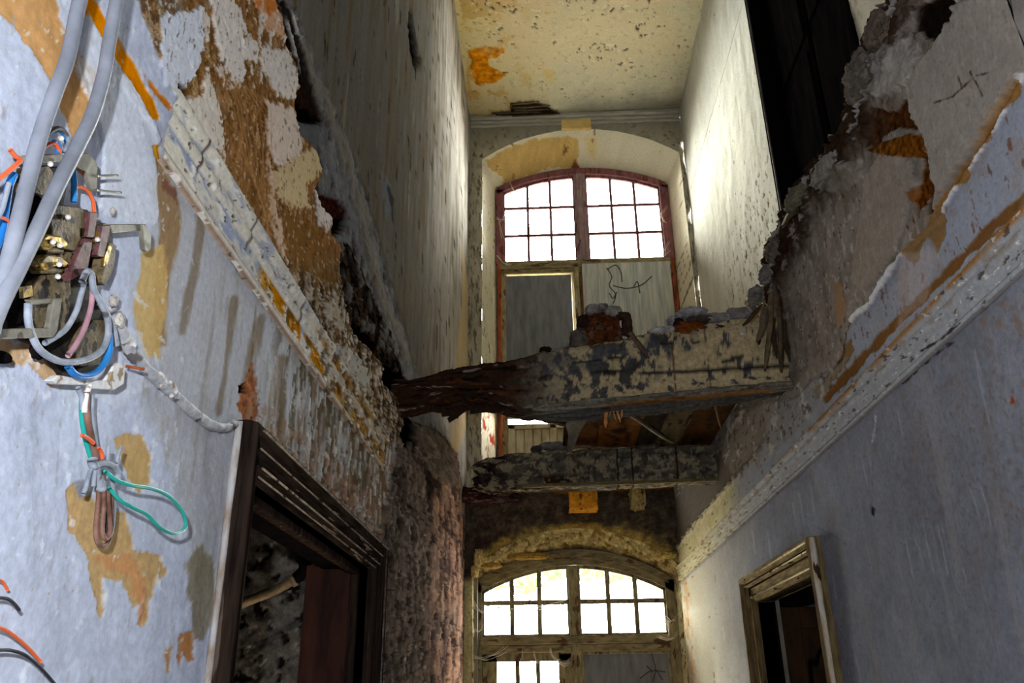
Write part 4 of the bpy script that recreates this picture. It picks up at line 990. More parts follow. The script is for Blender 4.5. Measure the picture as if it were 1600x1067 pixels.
for q in ([(948, 418), (956, 432), (952, 446), (962, 460), (958, 474)], [(958, 446), (975, 450), (990, 449), (1004, 444), (1018, 432)], [(950, 420), (962, 414), (970, 424), (972, 440)], [(990, 449), (996, 440), (1000, 458)], [(952, 458), (958, 466), (964, 456)]):
    tube('vine_tendril', [vp(*a) for a in q], .006, vine, rb, seg=5)
dl = empty('door_bottom', (.05, Y1, 3.75)); tag(dl, 'cream panelled lower part of the left window leaf behind the beams', 'door')
zt = zat(850, 664, Y1)
bobj('stile', CREAMW, dl, (-.38, -.30, Y1 - .03, Y1 + .02, 3.75, zt)); bobj('stile', CREAMW, dl, (.12, .20, Y1 - .03, Y1 + .02, 3.75, zt)); bobj('stile', CREAMW, dl, (.44, .49, Y1 - .03, Y1 + .02, 3.75, zt))
bobj('rail', CREAMW, dl, (-.38, .49, Y1 - .03, Y1 + .02, zt - .05, zt + .01))
for i in range(4): bobj('panel_board', CREAMW, dl, (-.29 + i * .103, -.195 + i * .103, Y1 - .01, Y1 + .01, 3.8, zt - .05), bev=.008)
for i in range(2): bobj('panel_board', CREAMW, dl, (.205 + i * .118, .315 + i * .118, Y1 - .01, Y1 + .01, 3.8, zt - .05), bev=.008)
bobj('light_stop_board', CREAMW, dl, (-.40, .58, Y1 + .012, Y1 + .03, 3.75, zt - .03))  # added behind the panel boards to block bright slits between them
bobj('sill', OLIVEH, w1, (-.50, 1.80, Y1 - .1, Y1 + .06, 3.70, 3.76))

Y2 = 9.4
w2 = empty('window_2', (.3, Y2, 0)); w2['kind'] = 'structure'
t2 = lambda x: arcz(x, -.78, 1.42, 2.80, 3.12); t2i = lambda x: arcz(x, -.78, 1.42, 2.80, 3.12) - .15
arched_bar('arched_head', -.77, 1.41, t2i, t2, Y2 - .06, Y2 + .05, OLIVEH, w2, 30)
arched_bar('arch_light_stop', -.8, 1.46, lambda x: t2(min(max(x, -.77), 1.41)) - .03, lambda x: 3.68, Y2 - .04, Y2 + .2, SHELL, w2, 30)  # added behind the arch to stop light leaking in
arched_bar('arched_bead', -.70, 1.35, lambda x: t2i(x) + .065, lambda x: t2i(x) + .085, Y2 - .08, Y2 - .05, OLIVEH, w2, 30)
bobj('frame_post', OLIVE, w2, (-.79, -.68, Y2 - .06, Y2 + .05, 0, 2.80)); bobj('frame_post', OLIVE, w2, (1.31, 1.43, Y2 - .06, Y2 + .05, 0, 2.80))
bobj('mullion', OLIVE, w2, (.265, .375, Y2 - .07, Y2 + .04, 0, 2.96)); bobj('transom', OLIVEH, w2, (-.70, 1.33, Y2 - .08, Y2 + .05, 2.15, 2.235), (-.70, 1.33, Y2 - .06, Y2 + .05, 2.07, 2.15), bev=.008)
fanlight('left', w2, -.685, .275, 2.225, [2.585], 3, t2i, Y2, OLIVE, GLASS, mb=.025)
fanlight('right', w2, .365, 1.32, 2.225, [2.585], 3, t2i, Y2, OLIVE, GLASS, mb=.025)
cs = bobj('casement', OLIVE, w2, (-.68, -.52, Y2 - .03, Y2 + .02, .2, 2.06), (.13, .27, Y2 - .03, Y2 + .02, .2, 2.06), (-.68, .27, Y2 - .03, Y2 + .02, 1.985, 2.13))
for c in range(3):
    a = -.52 + c * .2167; arched_bar('pane', a, a + .2167, lambda x: .2, lambda x: 1.99, Y2 - .002, Y2 + .002, GLASS, cs, 1)
    if c: bobj('muntin', OLIVE, cs, (a - .024, a + .024, Y2 - .025, Y2 + .015, .2, 2.0))
lb2 = tag(bobj('infill_panel', SLATE, None, (.40, 1.29, Y2 - .03, Y2, .2, 2.05)), 'dull grey panel in the right leaf of the lower window', 'panel')
bobj('panel_bead', OLIVE, w2, (.375, .40, Y2 - .05, Y2, .2, 2.07), (1.285, 1.31, Y2 - .05, Y2, .2, 2.07), (.375, 1.31, Y2 - .05, Y2, 2.045, 2.07))
for q in ([(1018, 1020), (1024, 1045), (1020, 1065)], [(1000, 1060), (1018, 1048), (1040, 1050)], [(1024, 1045), (1035, 1062)], [(1010, 1040), (1020, 1050)]):
    tube('dry_tendril', [ony(a, b, Y2 - .035) for a, b in q], .005, vine, lb2, seg=5)

# cornice under the upper ceiling and the block over the arch
CORN = nmat('grey_cornice', (150, 148, 140), (186, 182, 170), (4, 14, 30), .8, bump=.2, c3=(80, 72, 62), thr=.68)
for nm, b in (('trim_3', (XL, XU, YE - .07, YE, ZC - .07, ZC)), ('trim_4', (XL, XU, YE - .045, YE, ZC - .115, ZC - .075)), ('trim_5', (XL, XU, YE - .02, YE, ZC - .17, ZC - .12))):
    o = bobj(nm, CORN, None, b, bev=.012); o['kind'] = 'structure'
OCH = nmat('ochre_plaster_block', (196, 168, 104), (218, 190, 130), (8, 8, 8), .85)
tag(bobj('keystone', OCH, None, (.40, .80, YE - .045, YE + .02, ZC - .26, ZC - .10), bev=.01), 'ochre plaster block over the crown of the upper window arch', 'keystone')
lathmat = nmat('grey_lath', (84, 72, 58), (128, 112, 92), (6, 30, 30), .9)
ce = bpy.data.objects['ceiling']
for i, (a, b) in enumerate((((797, 163), (842, 159)), ((797, 168), (860, 165)), ((803, 172), (858, 171)), ((768, 177), (846, 175)), ((800, 181), (876, 178)), ((826, 184), (884, 182)))):
    P0 = onz(*a, ZC - .035); P1 = onz(*b, ZC - .035)
    lath('lath', P0, P1, .035, .012, (116, 102, 82), 40 + i, ce)


# ================================================================== FALLEN FLOOR: BEAMS, BOARDS, RUBBLE
def interp(I, tab): return np.interp(I, [a for a, b in tab], [b for a, b in tab])


def shp1(I):
    top = interp(I, [(0, .06), (.05, .05), (.17, .12), (.26, .14), (.31, .15), (.36, .17), (.40, .20), (.5, .23), (.65, .28), (.8, .34), (.91, .38), (1, .40)]) + .010 * fbm(I * 30, I * 0, 61) * sst(.9, .5, I)
    bot = interp(I, [(0, -.16), (.05, -.14), (.12, -.10), (.2, -.09), (.26, -.10), (.31, -.16), (.36, -.18), (.45, -.19), (.65, -.16), (.91, -.08), (1, -.05)]) + .014 * fbm(I * 36, I * 0, 62) * sst(.5, .3, I)
    return interp(I, [(0, .07), (.3, .085), (.5, .10), (1, .11)]), bot, top


def paint_b1(p):
    I, B = p.I, p.B; p.c[:] = (92, 90, 88)
    p.mul(1 + .25 * p.n(5, 26, 1, 5) + .18 * p.n(30, 50, 2))
    rot = sst(.42, .28, I + .05 * p.n(4, 10, 3)); p.mix(rot, (64, 46, 34), .95); p.spots(rot, 4, 30, .15, (104, 66, 40), .8, 4, soft=.2); p.spots(rot, 5, 50, .25, (30, 24, 20), .9, 5, d=-.01)
    p.spots(rot, 5, 40, .5, (170, 160, 156), .8, 41); p.d += rot * .0
    face = (p.A > -.9) * 1.
    cr = sst(.30, .5, I) * sst(-.95, -.85, B)
    m = p.spots(cr * sst(.62, .70, I + .12 * B * -1 + .0), 7, 9, -.42, (194, 178, 146), .95, 6, soft=.06, o=5)
    m = p.spots(cr, 12, 16, -.10, (190, 174, 142), .92, 7, soft=.06, o=5)
    p.spots(cr * sst(.1, .6, B) * sst(.5, .8, 1 - abs(I - .35)), 5, 9, .1, (96, 98, 102), .6, 8)
    p.spots(sst(.42, .5, I), 13, 18, .34, (84, 86, 90), .9, 9, soft=.05, o=5); p.spots(1, 3, 40, .5, (52, 46, 42), .8, 10, d=-.006)
    for x0 in (.715, .80): p.mix(.7 * sst(.004, .001, np.abs(I - x0 - .004 * p.n(20, 20, 11))) * sst(.1, .25, p.n(6, 30, int(x0 * 50)) + .5), (86, 62, 44), .8)
    h = sst(.03, .008, np.abs(B - interp(I, [(.4, .3), (.7, .12), (1, .15)]) - .02 * p.n(9, 0, 12))) * sst(.45, .55, I); p.mix(h, (44, 42, 42), .9)


beam1 = timber('ceiling_beam', (-.93, 4.6, 3.30), (1.47, 4.6, 3.30), .2, .3, paint_b1, 5, 420, .014, (.10, 0), 0, shape=shp1, m=30)
# relief of the long crack between its two faces
tag(beam1, 'thick rotten beam with flaking cream paint crossing the corridor, nearest the camera', 'beam')


def paint_lip(p):
    p.c[:] = (128, 122, 112); p.mul(1 + .2 * p.n(4, 40, 1) + .1 * p.n(40, 60, 2)); p.spots(1, 6, 30, .2, (84, 80, 76), .7, 3)
    u = sst(-.2, -.7, p.B) * sst(.25, .35, p.I) * sst(.97, .85, p.I); p.mix(u, (138, 98, 58), .85); p.spots(u, 5, 30, .3, (110, 70, 40), .8, 4)


timber('bottom_batten', (-.14, 4.515, 3.125), (1.45, 4.485, 3.235), .05, .05, paint_lip, 9, 240, .005, (.16, .01), 0, parent=beam1, m=9)
for i, (a, b, w_) in enumerate((((690, 646), (738, 640), .035), ((664, 634), (716, 652), .03), ((700, 656), (748, 630), .03), ((735, 640), (790, 640), .05), ((720, 622), (745, 616), .03))):
    lath('splinter', ony(*a, 4.52), ony(*b, 4.52), w_, .02, (58, 44, 36), 60 + i, beam1, bend=.01)
for i, (a, b, w_) in enumerate((((947, 642), (946, 668), .022), ((958, 642), (962, 656), .008), ((964, 642), (970, 660), .01), ((972, 640), (971, 654), .012), ((955, 640), (952, 650), .01))):
    lath('splinter', ony(*a, 4.56), ony(*b, 4.56), w_, .006, (190, 140, 96), 70 + i, beam1)

b2 = lambda I: (interp(I, [(0, .09), (1, .1)]), interp(I, [(0, -.13), (.08, -.18), (.2, -.16), (.4, -.165), (1, -.13)]) + .01 * fbm(I * 30, I * 0, 63) * sst(.4, .2, I), interp(I, [(0, .06), (.04, .10), (.15, .14), (.3, .15), (1, .17)]) + .008 * fbm(I * 30, I * 0, 64))


def paint_b2(p):
    p.c[:] = (118, 112, 102); p.mul(1 + .22 * p.n(4, 22, 1, 5) + .15 * p.n(26, 40, 2)); I = p.I
    p.mix(sst(.2, .05, I + .05 * p.n(6, 9, 3)), (48, 34, 36), .95); p.spots(1, 9, 14, .0, (172, 162, 140), .85, 4, soft=.08, o=5); p.spots(1, 12, 16, .3, (78, 74, 70), .8, 5, soft=.1, o=5)
    p.spots(sst(-.2, -.6, p.B) * sst(.5, .4, I), 3, 9, .0, (66, 46, 28), .9, 6, d=-.01)
    for x0 in (.60, .84, .66): p.mix(sst(.005, .002, np.abs(I - x0)), (52, 42, 36), .8)


beam2 = tag(timber('ceiling_beam', (-.60, 6.86, 3.385), (1.46, 6.86, 3.385), .2, .3, paint_b2, 25, 300, .012, (.10, 0), 0, shape=b2, m=22), 'grey weathered beam with a splintered left end, farther down the corridor', 'beam')
timber('bottom_batten', (-.22, 6.765, 3.235), (1.46, 6.765, 3.255), .03, .03, lambda p: (p.mix(1, (136, 124, 96)), p.mul(1 + .2 * p.n(5, 30, 1))), 27, 120, .003, (.1, .01), 0, parent=beam2, m=6)
tag(timber('joist', (.10, 8.98, 3.71), (1.44, 8.98, 3.74), .12, .05, lambda p: (p.mix(1, (120, 86, 40)), p.mul(1 + .25 * p.n(6, 20, 1)), p.spots(1, 8, 20, .2, (70, 56, 40), .8, 3)), 28, 120, .004, m=8), 'thin ochre board lying on the wall head above the lower window', 'board')
tag(timber('joist', (-.83, 8.6, 3.60), (-.18, 8.7, 3.60), .2, .13, lambda p: (p.mix(1, (70, 46, 46)), p.mul(1 + .3 * p.n(6, 26, 1)), p.spots(1, 5, 26, .15, (132, 112, 106), .8, 3)), 29, 120, .03, (0, .2), m=10), 'rotten dark timber stump at the head of the left wall by the windows', 'timber')
blkm = vmat('ochre_end', .9, .4, 40, .2)
P0 = ony(888, 767, 8.9); P1 = ony(935, 796, 8.9)


def blk(name, x0, x1, y0, y1, z0, z1, col, seed, amp, mat, label, cat):
    o = timber(name, (x0, (y0 + y1) / 2, (z0 + z1) / 2), (x1, (y0 + y1) / 2, (z0 + z1) / 2), y1 - y0, z1 - z0, lambda p: (p.mix(1, col), p.mul(1 + .15 * p.n(12, 12, 1) + .1 * p.n(40, 40, 2)), p.spots(1, 16, 16, .45, (90, 64, 34), .8, 3, d=-.004)), seed, 40, amp, (.01, .01), mat=mat, m=12)
    return tag(o, label, cat)


blk('joist_end', P0[0], P1[0], 8.86, 9.12, P1[2], 3.68, (206, 150, 56), 30, .006, blkm, 'bright ochre block set in the dark wall above the lower window arch', 'block')
P0 = ony(984, 766, 8.9); P1 = ony(1010, 790, 8.9)
blk('bearing_stone', P0[0], P1[0], 8.86, 9.12, P1[2], 3.68, (182, 164, 120), 31, .03, ROUGHP, 'small rough cream stone right of the ochre block', 'stone')

# floorboards still spanning the two beams
PLK = [(.19, .468, (96, 66, 40)), (.467, .805, (112, 76, 42)), (.804, .975, (60, 52, 42)), (.974, 1.175, (104, 94, 76)), (1.174, 1.45, (82, 58, 32))]
for i, (a, b, c_) in enumerate(PLK):
    def pp(p, c_=c_, i=i):
        p.mix(1, c_); p.mul(1 + .22 * p.n(3, 30, i) + .1 * p.n(20, 60, i + 3)); p.spots(1, 3, 26, .3, (44, 32, 24), .8, i + 5)
        if i in (0, 1): p.patch([(952, 672), (966, 669), (984, 668), (982, 674), (964, 680)], (46, 34, 26), 2, 20)
    o = timber('floorboard', ((a + b) / 2, 4.71 + .01 * i, 3.60 + .008 * (i % 2)), ((a + b) / 2, 6.95, 3.59 + .008 * ((i + 1) % 2)), b - a, .03, pp, 80 + i, 90, .003, (.05, .1), m=8)
    tag(o, ['split brown floorboard between the two beams, leftmost of those left in place', 'widest orange-brown floorboard between the two beams, second from the left', 'narrow dark floorboard in the middle of those left between the beams',
            'greyish floorboard between the beams, second from the right wall', 'dark brown floorboard between the beams tight against the right wall'][i], 'floorboard', 'floorboards left between the beams')
lt = (150, 138, 118)
tag(lath('broken_lath', ony(974, 640, 4.75), ony(1052, 692, 6.7), .05, .012, lt, 3, None, .9), 'pale split lath slanting down to the right under the nearest beam', 'lath')
tag(lath('hanging_board', ony(908, 632, 4.62), ony(890, 704, 5.2), .13, .012, (96, 90, 82), 5, None, .3), 'short grey tapering board hanging under the nearest beam beside the window light', 'board')
tag(lath('hanging_board', ony(842, 650, 4.66), ony(886, 664, 4.9), .05, .02, (66, 56, 48), 6, None, .3), 'splintered dark stub across the bright slit of the window leaf', 'board')
tag(lath('broken_lath', ony(1117, 630, 4.7), ony(1126, 668, 5.0), .02, .008, (120, 96, 70), 7, None, .5), 'thin splinter hanging by the right wall under the floorboards', 'lath')


# debris on the first beam
def P4(x, y, Y=4.6): return ony(x, y, Y)


def brick_paint(p):
    p.spots(1, 18, 18, .0, (104, 60, 36), .8, 3, soft=.3); p.spots(1, 22, 22, .25, (66, 44, 34), .85, 4, soft=.1); p.spots(1, 10, 10, .35, (112, 98, 86), .8, 5)


tag(rock('earth_mound', P4(940, 528), (.12, .085, .15), (100, 66, 46), 3, 6, .20, 2.6, paint=brick_paint), 'rust-brown lump of crumbled brick standing on the nearest beam', 'rubble')
gm = (158, 152, 148)
GP = 'grey mortar lumps along the top of the nearest beam'
ROCKS = [((905, 534), (.055, .05, .07), (108, 100, 92), 'brownish grey lump at the left foot of the brick mound'), ((912, 505), (.04, .04, .05), (64, 50, 44), 'dark charred lump on the left flank of the brick mound'),
         ((926, 484), (.045, .04, .03), gm, 'pale mortar lump on the top left of the brick mound'), ((958, 488), (.05, .04, .035), gm, 'pale mortar lump on the top right of the brick mound'),
         ((942, 480), (.03, .03, .02), (140, 134, 130), 'small pale crumb at the very top of the brick mound'), ((980, 508), (.03, .03, .075), (74, 60, 50), 'dark upright slab leaning on the right of the brick mound'),
         ((972, 494), (.045, .04, .02), (78, 64, 54), 'flat dark stone jutting right from the top of the mound'), ((908, 520), (.03, .03, .03), (90, 84, 80), 'small grey stone halfway up the left of the brick mound'),
         ((1000, 543), (.10, .06, .03), (84, 78, 74), 'flat dark grey crust right of the brick mound'), ((1034, 521), (.085, .06, .032), (172, 168, 170), 'pale grey flat mortar slab between the two debris heaps'),
         ((1050, 502), (.03, .03, .03), (160, 158, 160), 'small pale stone beside the left end of the right heap'), ((1078, 519), (.10, .07, .06), (128, 80, 44), 'orange-brown earth under the slabs of the right heap'),
         ((1060, 510), (.035, .05, .05), (62, 50, 44), 'dark crumbled stone at the left of the right heap'), ((1082, 489), (.085, .06, .025), (176, 172, 172), 'long pale slab capping the left of the right heap'),
         ((1066, 494), (.045, .04, .022), (158, 154, 154), 'pale rounded stone at the end of the capping slab'), ((1098, 502), (.10, .06, .022), (92, 82, 74), 'dark thin slab under the capping stones'),
         ((1122, 501), (.09, .07, .035), (150, 146, 144), 'grey sloping mortar mass in the middle of the right heap'), ((1150, 494), (.07, .07, .04), (146, 140, 136), 'grey mortar block at the right of the right heap'),
         ((1128, 516), (.10, .06, .03), (84, 72, 62), 'dark crust on the beam edge below the grey mortar'), ((1172, 496), (.05, .05, .07), (140, 134, 130), 'grey mortar piece against the hanging laths'),
         ((1160, 522), (.016, .016, .012), (214, 210, 206), 'tiny white chip on the beam edge by the laths'), ((1150, 513), (.02, .02, .013), (190, 178, 160), 'tiny cream chip left of the white one'),
         ((872, 556), (.05, .05, .02), (84, 70, 58), 'dark flake of wood left of the brick mound'), ((852, 548), (.035, .04, .018), (54, 42, 34), 'dark splinter sticking up on the left half of the nearest beam')]
for i, (q, rr, c_, l) in enumerate(ROCKS):
    tag(rock('rubble_stone', P4(*q, 4.57 if rr[0] > .02 else 4.50), rr, c_, 10 + i * 3, 4, .22, 2.4), l, 'stone', GP)
tag(rock('rubble_stone', ony(992, 540, 4.49), (.012, .012, .012), (150, 140, 126), 97, 3), 'tiny pale crumb at the right foot of the brick mound', 'stone', GP)
tag(lath('broken_lath', ony(985, 520, 4.5), ony(1014, 560, 4.47), .03, .012, (112, 98, 84), 9, None, .6), 'grey splinter leaning on the beam right of the brick mound', 'lath')
tag(rock('rubble_stone', ony(868, 697, 6.85), (.13, .05, .035), (138, 138, 134), 120, 4, .2), 'flat grey slab lying on the farther beam in front of the window leaf', 'stone', 'slabs on the farther beam')
tag(rock('rubble_stone', ony(838, 702, 6.85), (.045, .04, .03), (96, 90, 84), 121, 4, .2), 'small dark lump left of the grey slab on the farther beam', 'stone', 'slabs on the farther beam')
# grey lumps left hanging along the torn right rim
for i, (q, rr, c_, l) in enumerate((((1248, 312), (.06, .10, .05), (122, 116, 100), 'grey green slab projecting from the torn rim under the black door'), ((1290, 268), (.05, .12, .04), (150, 146, 138), 'pale lump on the rim at the corner of the black door'),
                                    ((1212, 392), (.05, .09, .06), (118, 110, 102), 'dark grey lump on the rim above the hanging laths'), ((1200, 430), (.05, .08, .05), (140, 136, 132), 'pale grey lump on the rim just above the hanging laths'),
                                    ((1345, 120), (.05, .11, .08), (120, 112, 104), 'rounded grey mass bulging from the rim beside the black door'), ((1372, 48), (.04, .08, .06), (112, 102, 92), 'brown grey mass at the top of the torn rim'),
                                    ((1182, 462), (.05, .07, .05), (136, 132, 128), 'grey lump where the rim meets the nearest beam'))):
    tag(rock('rim_stone', onx(*q, XR - .03), rr, c_, 140 + i * 5, 5, .28, 2.6), l, 'rubble', 'lumps along the torn right rim')
# laths hanging at the right end of the first beam
LH = [((1206, 458), (1196, 580), .032, (118, 104, 86), 'long grey lath hanging in front of the right end of the beam'), ((1214, 462), (1222, 582), .034, (104, 90, 74), 'long lath hanging just right of the longest grey one'),
      ((1216, 440), (1230, 498), .034, (84, 62, 46), 'short brown lath hanging nearest the right wall'), ((1224, 500), (1234, 566), .026, (78, 66, 54), 'thin dark lath tip hanging against the right wall'),
      ((1208, 500), (1212, 560), .026, (74, 58, 46), 'dark lath behind the two long hanging ones'), ((1196, 476), (1160, 508), .028, (88, 76, 64), 'lath slanting down to the left onto the beam'),
      ((1198, 480), (1184, 534), .044, (110, 98, 84), 'broad short lath with a pointed end left of the long ones'), ((1196, 470), (1174, 506), .008, (160, 124, 70), 'thin yellow splinter among the hanging laths'),
      ((1204, 420), (1216, 470), .03, (96, 84, 72), 'lath stub coming out of the wall above the others'), ((1252, 322), (1222, 352), .06, (96, 86, 64), 'flat board sticking out of the rim under the black door'),
      ((1186, 524), (1184, 538), .02, (60, 36, 28), 'reddish broken tip below the broad short lath')]
for i, (a, b, w_, c_, l) in enumerate(LH):
    Y = 4.42 + .012 * (i % 3)
    pa, pb = (ony(*a, Y), ony(*b, Y)) if i != 9 else (onx(*a, XR - .03), onx(*b, XR - .07))
    tag(lath('hanging_lath', pa, pb, w_, .01, c_, 200 + i, None, .75, .008), l, 'lath', 'broken laths hanging on the right')

# yellow stone torn out round the lower arch
for i, (q, rr, c_, l) in enumerate((((826, 869), (.22, .05, .035), (178, 150, 88), 'long yellow stone hanging loose under the lower arch'), ((748, 872), (.05, .06, .09), (226, 206, 156), 'curled cream plaster lump at the left spring of the lower arch'),
                                    ((768, 884), (.10, .06, .03), (200, 170, 110), 'torn cream ledge right of the curled plaster'), ((742, 893), (.04, .05, .06), (220, 200, 150), 'lower curl of cream plaster above the left reveal'),
                                    ((1040, 868), (.12, .06, .03), (196, 176, 120), 'cream flake at the right spring of the lower arch'))):
    tag(rock('arch_stone', ony(*q, 9.08), rr, c_, 170 + i * 4, 5, .25, 3.0, ROUGHP), l, 'stone', 'loose pieces round the lower arch')

# ================================================================== LEFT ROOM PIPE, CABLES, FUSE BOARD
pipem = nmat('brown_painted_pipe', (104, 88, 66), (146, 126, 98), (20, 20, 20), .6); pb_ = empty('waste_pipe', ony(420, 930, 4.6))
tag(pb_, 'brown pipe with a black elbow on the rough wall inside the left doorway', 'pipe')
tube('pipe_run', [ony(340, 962, 4.6), ony(380, 942, 4.6), ony(430, 922, 4.6), ony(466, 902, 4.6)], .026, pipem, pb_)
tube('elbow', [ony(462, 904, 4.6), ony(474, 892, 4.58), ony(476, 880, 4.56), ony(468, 868, 4.54)], .032, BLACKWOOD, pb_)
tube('pipe_collar', [ony(455, 909, 4.6), ony(462, 905, 4.6)], .034, pipem, pb_, smooth=False)


def W_(q, o=.03): return [onx(a, b, XL + .022 + (c[0] if c else o)) for a, b, *c in q]


GREYC = nmat('grey_cable_sheath', (108, 112, 122), (136, 140, 152), (12, 12, 12), .45, bump=.05, c3=(120, 116, 120), thr=.66)
c1 = tag(tube('power_cable', W_([(134, -30), (122, 12), (106, 90), (84, 150), (62, 215), (44, 285), (28, 350), (8, 430), (-14, 520)], .075), .0115, GREYC, seg=16), 'thick grey cable running down the near left wall, the left one of two', 'cable')
c2 = tag(tube('power_cable', W_([(188, -30), (180, 12), (170, 70), (162, 118), (144, 180), (118, 235), (90, 290), (58, 360), (26, 425), (0, 478), (-24, 540)], .085), .0115, GREYC, seg=16), 'thick grey cable running down the near left wall, the right one with a bend', 'cable')

BLK = nmat('charred_bakelite', (18, 17, 18), (50, 44, 40), (60, 60, 60), .6, bump=.3)
BAK = nmat('dirty_bakelite', (70, 60, 44), (118, 102, 74), (70, 70, 70), .5, bump=.5, c3=(32, 27, 23), thr=.56)
MAR = nmat('maroon_bakelite', (70, 40, 42), (104, 70, 70), (60, 60, 60), .4, bump=.2, c3=(40, 30, 26), thr=.60)
BRASS = nmat('tarnished_brass', (150, 118, 50), (206, 176, 92), (80, 80, 80), .35, .8, .3, c3=(90, 76, 50), thr=.56)
STEEL = nmat('dull_steel', (104, 100, 90), (134, 130, 118), (40, 40, 40), .5, .3, .1, c3=(80, 70, 58), thr=.64)
SCREW = nmat('highlit_screw', (220, 216, 206), (245, 240, 230), (90, 90, 90), .3, .4)  # near-white heads, their highlights painted into the colour
WHITEP = nmat('white_paint_crust', (206, 204, 202), (232, 230, 228), (60, 60, 60), .9, bump=.5, c3=(160, 140, 116), thr=.6)


def slab(name, q, off, th, mat, parent, bev=.0015, jit=0):
    """block with the given outline standing th thick, front face off the wall by off+th"""
    bm = bmesh.new(); f = [Vector(onx(a, b, XL + .022 + off + th)) for a, b in q]; vs = [bm.verts.new(v) for v in f]; fc = bm.faces.new(vs)
    r = bmesh.ops.extrude_face_region(bm, geom=[fc]); mv = [v for v in r['geom'] if isinstance(v, bmesh.types.BMVert)]
    for v in mv: v.co.x -= th
    bmesh.ops.recalc_face_normals(bm, faces=bm.faces)
    if bev: bmesh.ops.bevel(bm, geom=list(bm.edges), offset=bev, segments=1, affect='EDGES')
    me = bpy.data.meshes.new(name); bm.to_mesh(me); bm.free(); return link(name, me, mat, parent)


fb = empty('fuse_board', onx(100, 430, XL + .022)); tag(fb, 'stripped electrical fuse board with brass clamps and loose wires on the near left wall', 'fuse board')
slab('backplate', [(14, 520), (6, 470), (20, 400), (40, 340), (46, 300), (60, 262), (110, 260), (100, 320), (138, 328), (150, 345), (176, 352), (176, 380), (152, 450), (180, 510), (176, 556), (140, 592), (100, 588), (70, 545)], 0, .012, BLK, fb)
slab('terminal_block', [(84, 326), (92, 320), (128, 324), (133, 334), (128, 370), (118, 392), (96, 388), (82, 372), (80, 345)], .012, .030, BAK, fb)
slab('terminal_block', [(60, 440), (90, 420), (110, 428), (112, 470), (100, 520), (86, 530), (50, 500), (44, 470)], .012, .020, BAK, fb)
slab('terminal_block', [(130, 520), (146, 500), (164, 500), (170, 530), (156, 570), (128, 572), (116, 550)], .012, .016, BAK, fb)
slab('terminal_block', [(50, 262), (76, 258), (84, 270), (80, 296), (66, 306), (48, 300)], .012, .026, BAK, fb)
for q in ([(141, 330), (153, 333), (148, 372), (136, 370)], [(160, 352), (174, 352), (163, 402), (152, 398)], [(133, 372), (146, 374), (138, 420), (126, 430), (108, 440), (116, 410)]): slab('fuse_carrier', q, .012, .034, MAR, fb)
for q in ([(128, 332), (140, 334), (133, 372), (122, 368)], [(150, 352), (159, 353), (151, 394), (142, 392)], [(173, 378), (183, 384), (178, 420), (166, 446), (158, 440), (166, 400)], [(96, 392), (126, 396), (122, 412), (98, 410)]): slab('terminal_bar', q, .012, .026, BAK, fb)
for q in ([(128, 356), (133, 357), (130, 371), (125, 370)], [(152, 362), (158, 362), (153, 380), (148, 378)], [(170, 384), (175, 386), (168, 412), (162, 416), (164, 400)], [(130, 402), (140, 396), (140, 404), (132, 408)], [(36, 448), (50, 446), (52, 462), (36, 466)]): slab('brass_contact', q, .036, .006, BRASS, fb, 0)
for cy in (380, 411):
    x0 = 66
    slab('brass_clamp', [(x0, cy - 6), (x0 + 8, cy - 14), (x0 + 30, cy - 12), (x0 + 42, cy), (x0 + 40, cy + 6), (x0 + 22, cy + 4), (x0 + 10, cy + 12), (x0 + 2, cy + 8)], .012, .034, BRASS, fb, .003)
    slab('brass_clamp', [(x0 + 6, cy + 8), (x0 + 20, cy + 6), (x0 + 38, cy + 10), (x0 + 34, cy + 16), (x0 + 8, cy + 16)], .012, .030, BAK, fb, .003)
for a, b in ((82, 378), (90, 432), (152, 374), (78, 256), (92, 413), (93, 383), (106, 339), (95, 216)):
    tube('screw', W_([(a, b, .044), (a + .5, b, .052)]), .0045, SCREW, fb, smooth=False)
slab('angle_bracket', [(52, 242), (98, 240), (98, 252), (54, 255)], .02, .02, STEEL, fb)
slab('angle_bracket', [(116, 240), (138, 239), (153, 256), (152, 296), (143, 298), (134, 268), (116, 258)], .03, .008, STEEL, fb)
lath('prong', onx(150, 275, XL + .06), onx(184, 274, XL + .06), .006, .004, (120, 116, 112), 1, fb, .6, mat=STEEL); lath('prong', onx(148, 297, XL + .06), onx(190, 301, XL + .06), .007, .004, (60, 54, 52), 2, fb, .6, mat=STEEL)
slab('angle_bracket', [(170, 350), (228, 350), (230, 356), (226, 360), (176, 364)], .03, .012, STEEL, fb)
slab('bracket_foot', [(222, 350), (229, 351), (237, 366), (236, 388), (231, 394), (226, 390), (224, 366)], .036, .010, STEEL, fb)
slab('mounting_frame', [(-6, 514), (77, 512), (85, 466), (98, 466), (90, 518), (84, 527), (-6, 530)], .045, .010, STEEL, fb)
slab('mounting_frame', [(44, 468), (84, 466), (84, 474), (50, 476)], .045, .008, STEEL, fb)
slab('lower_bracket', [(80, 594), (92, 586), (130, 592), (170, 595), (177, 572), (188, 566), (196, 576), (194, 600), (180, 609), (146, 607), (142, 602), (90, 600)], .018, .014, WHITEP, fb)
for i, (a, b, r0) in enumerate(((38, 330, .018), (52, 320, .014), (30, 360, .016), (26, 390, .014), (22, 480, .02), (60, 545, .013), (178, 470, .010), (186, 500, .012), (176, 330, .006))):
    rock('grime_lump', onx(a, b, XL + .04), (r0 * .8, r0, r0 * 1.2), (40, 36, 36) if i < 6 else (206, 200, 194), 300 + i, 3, .35, mat=RUBBLE, parent=fb)

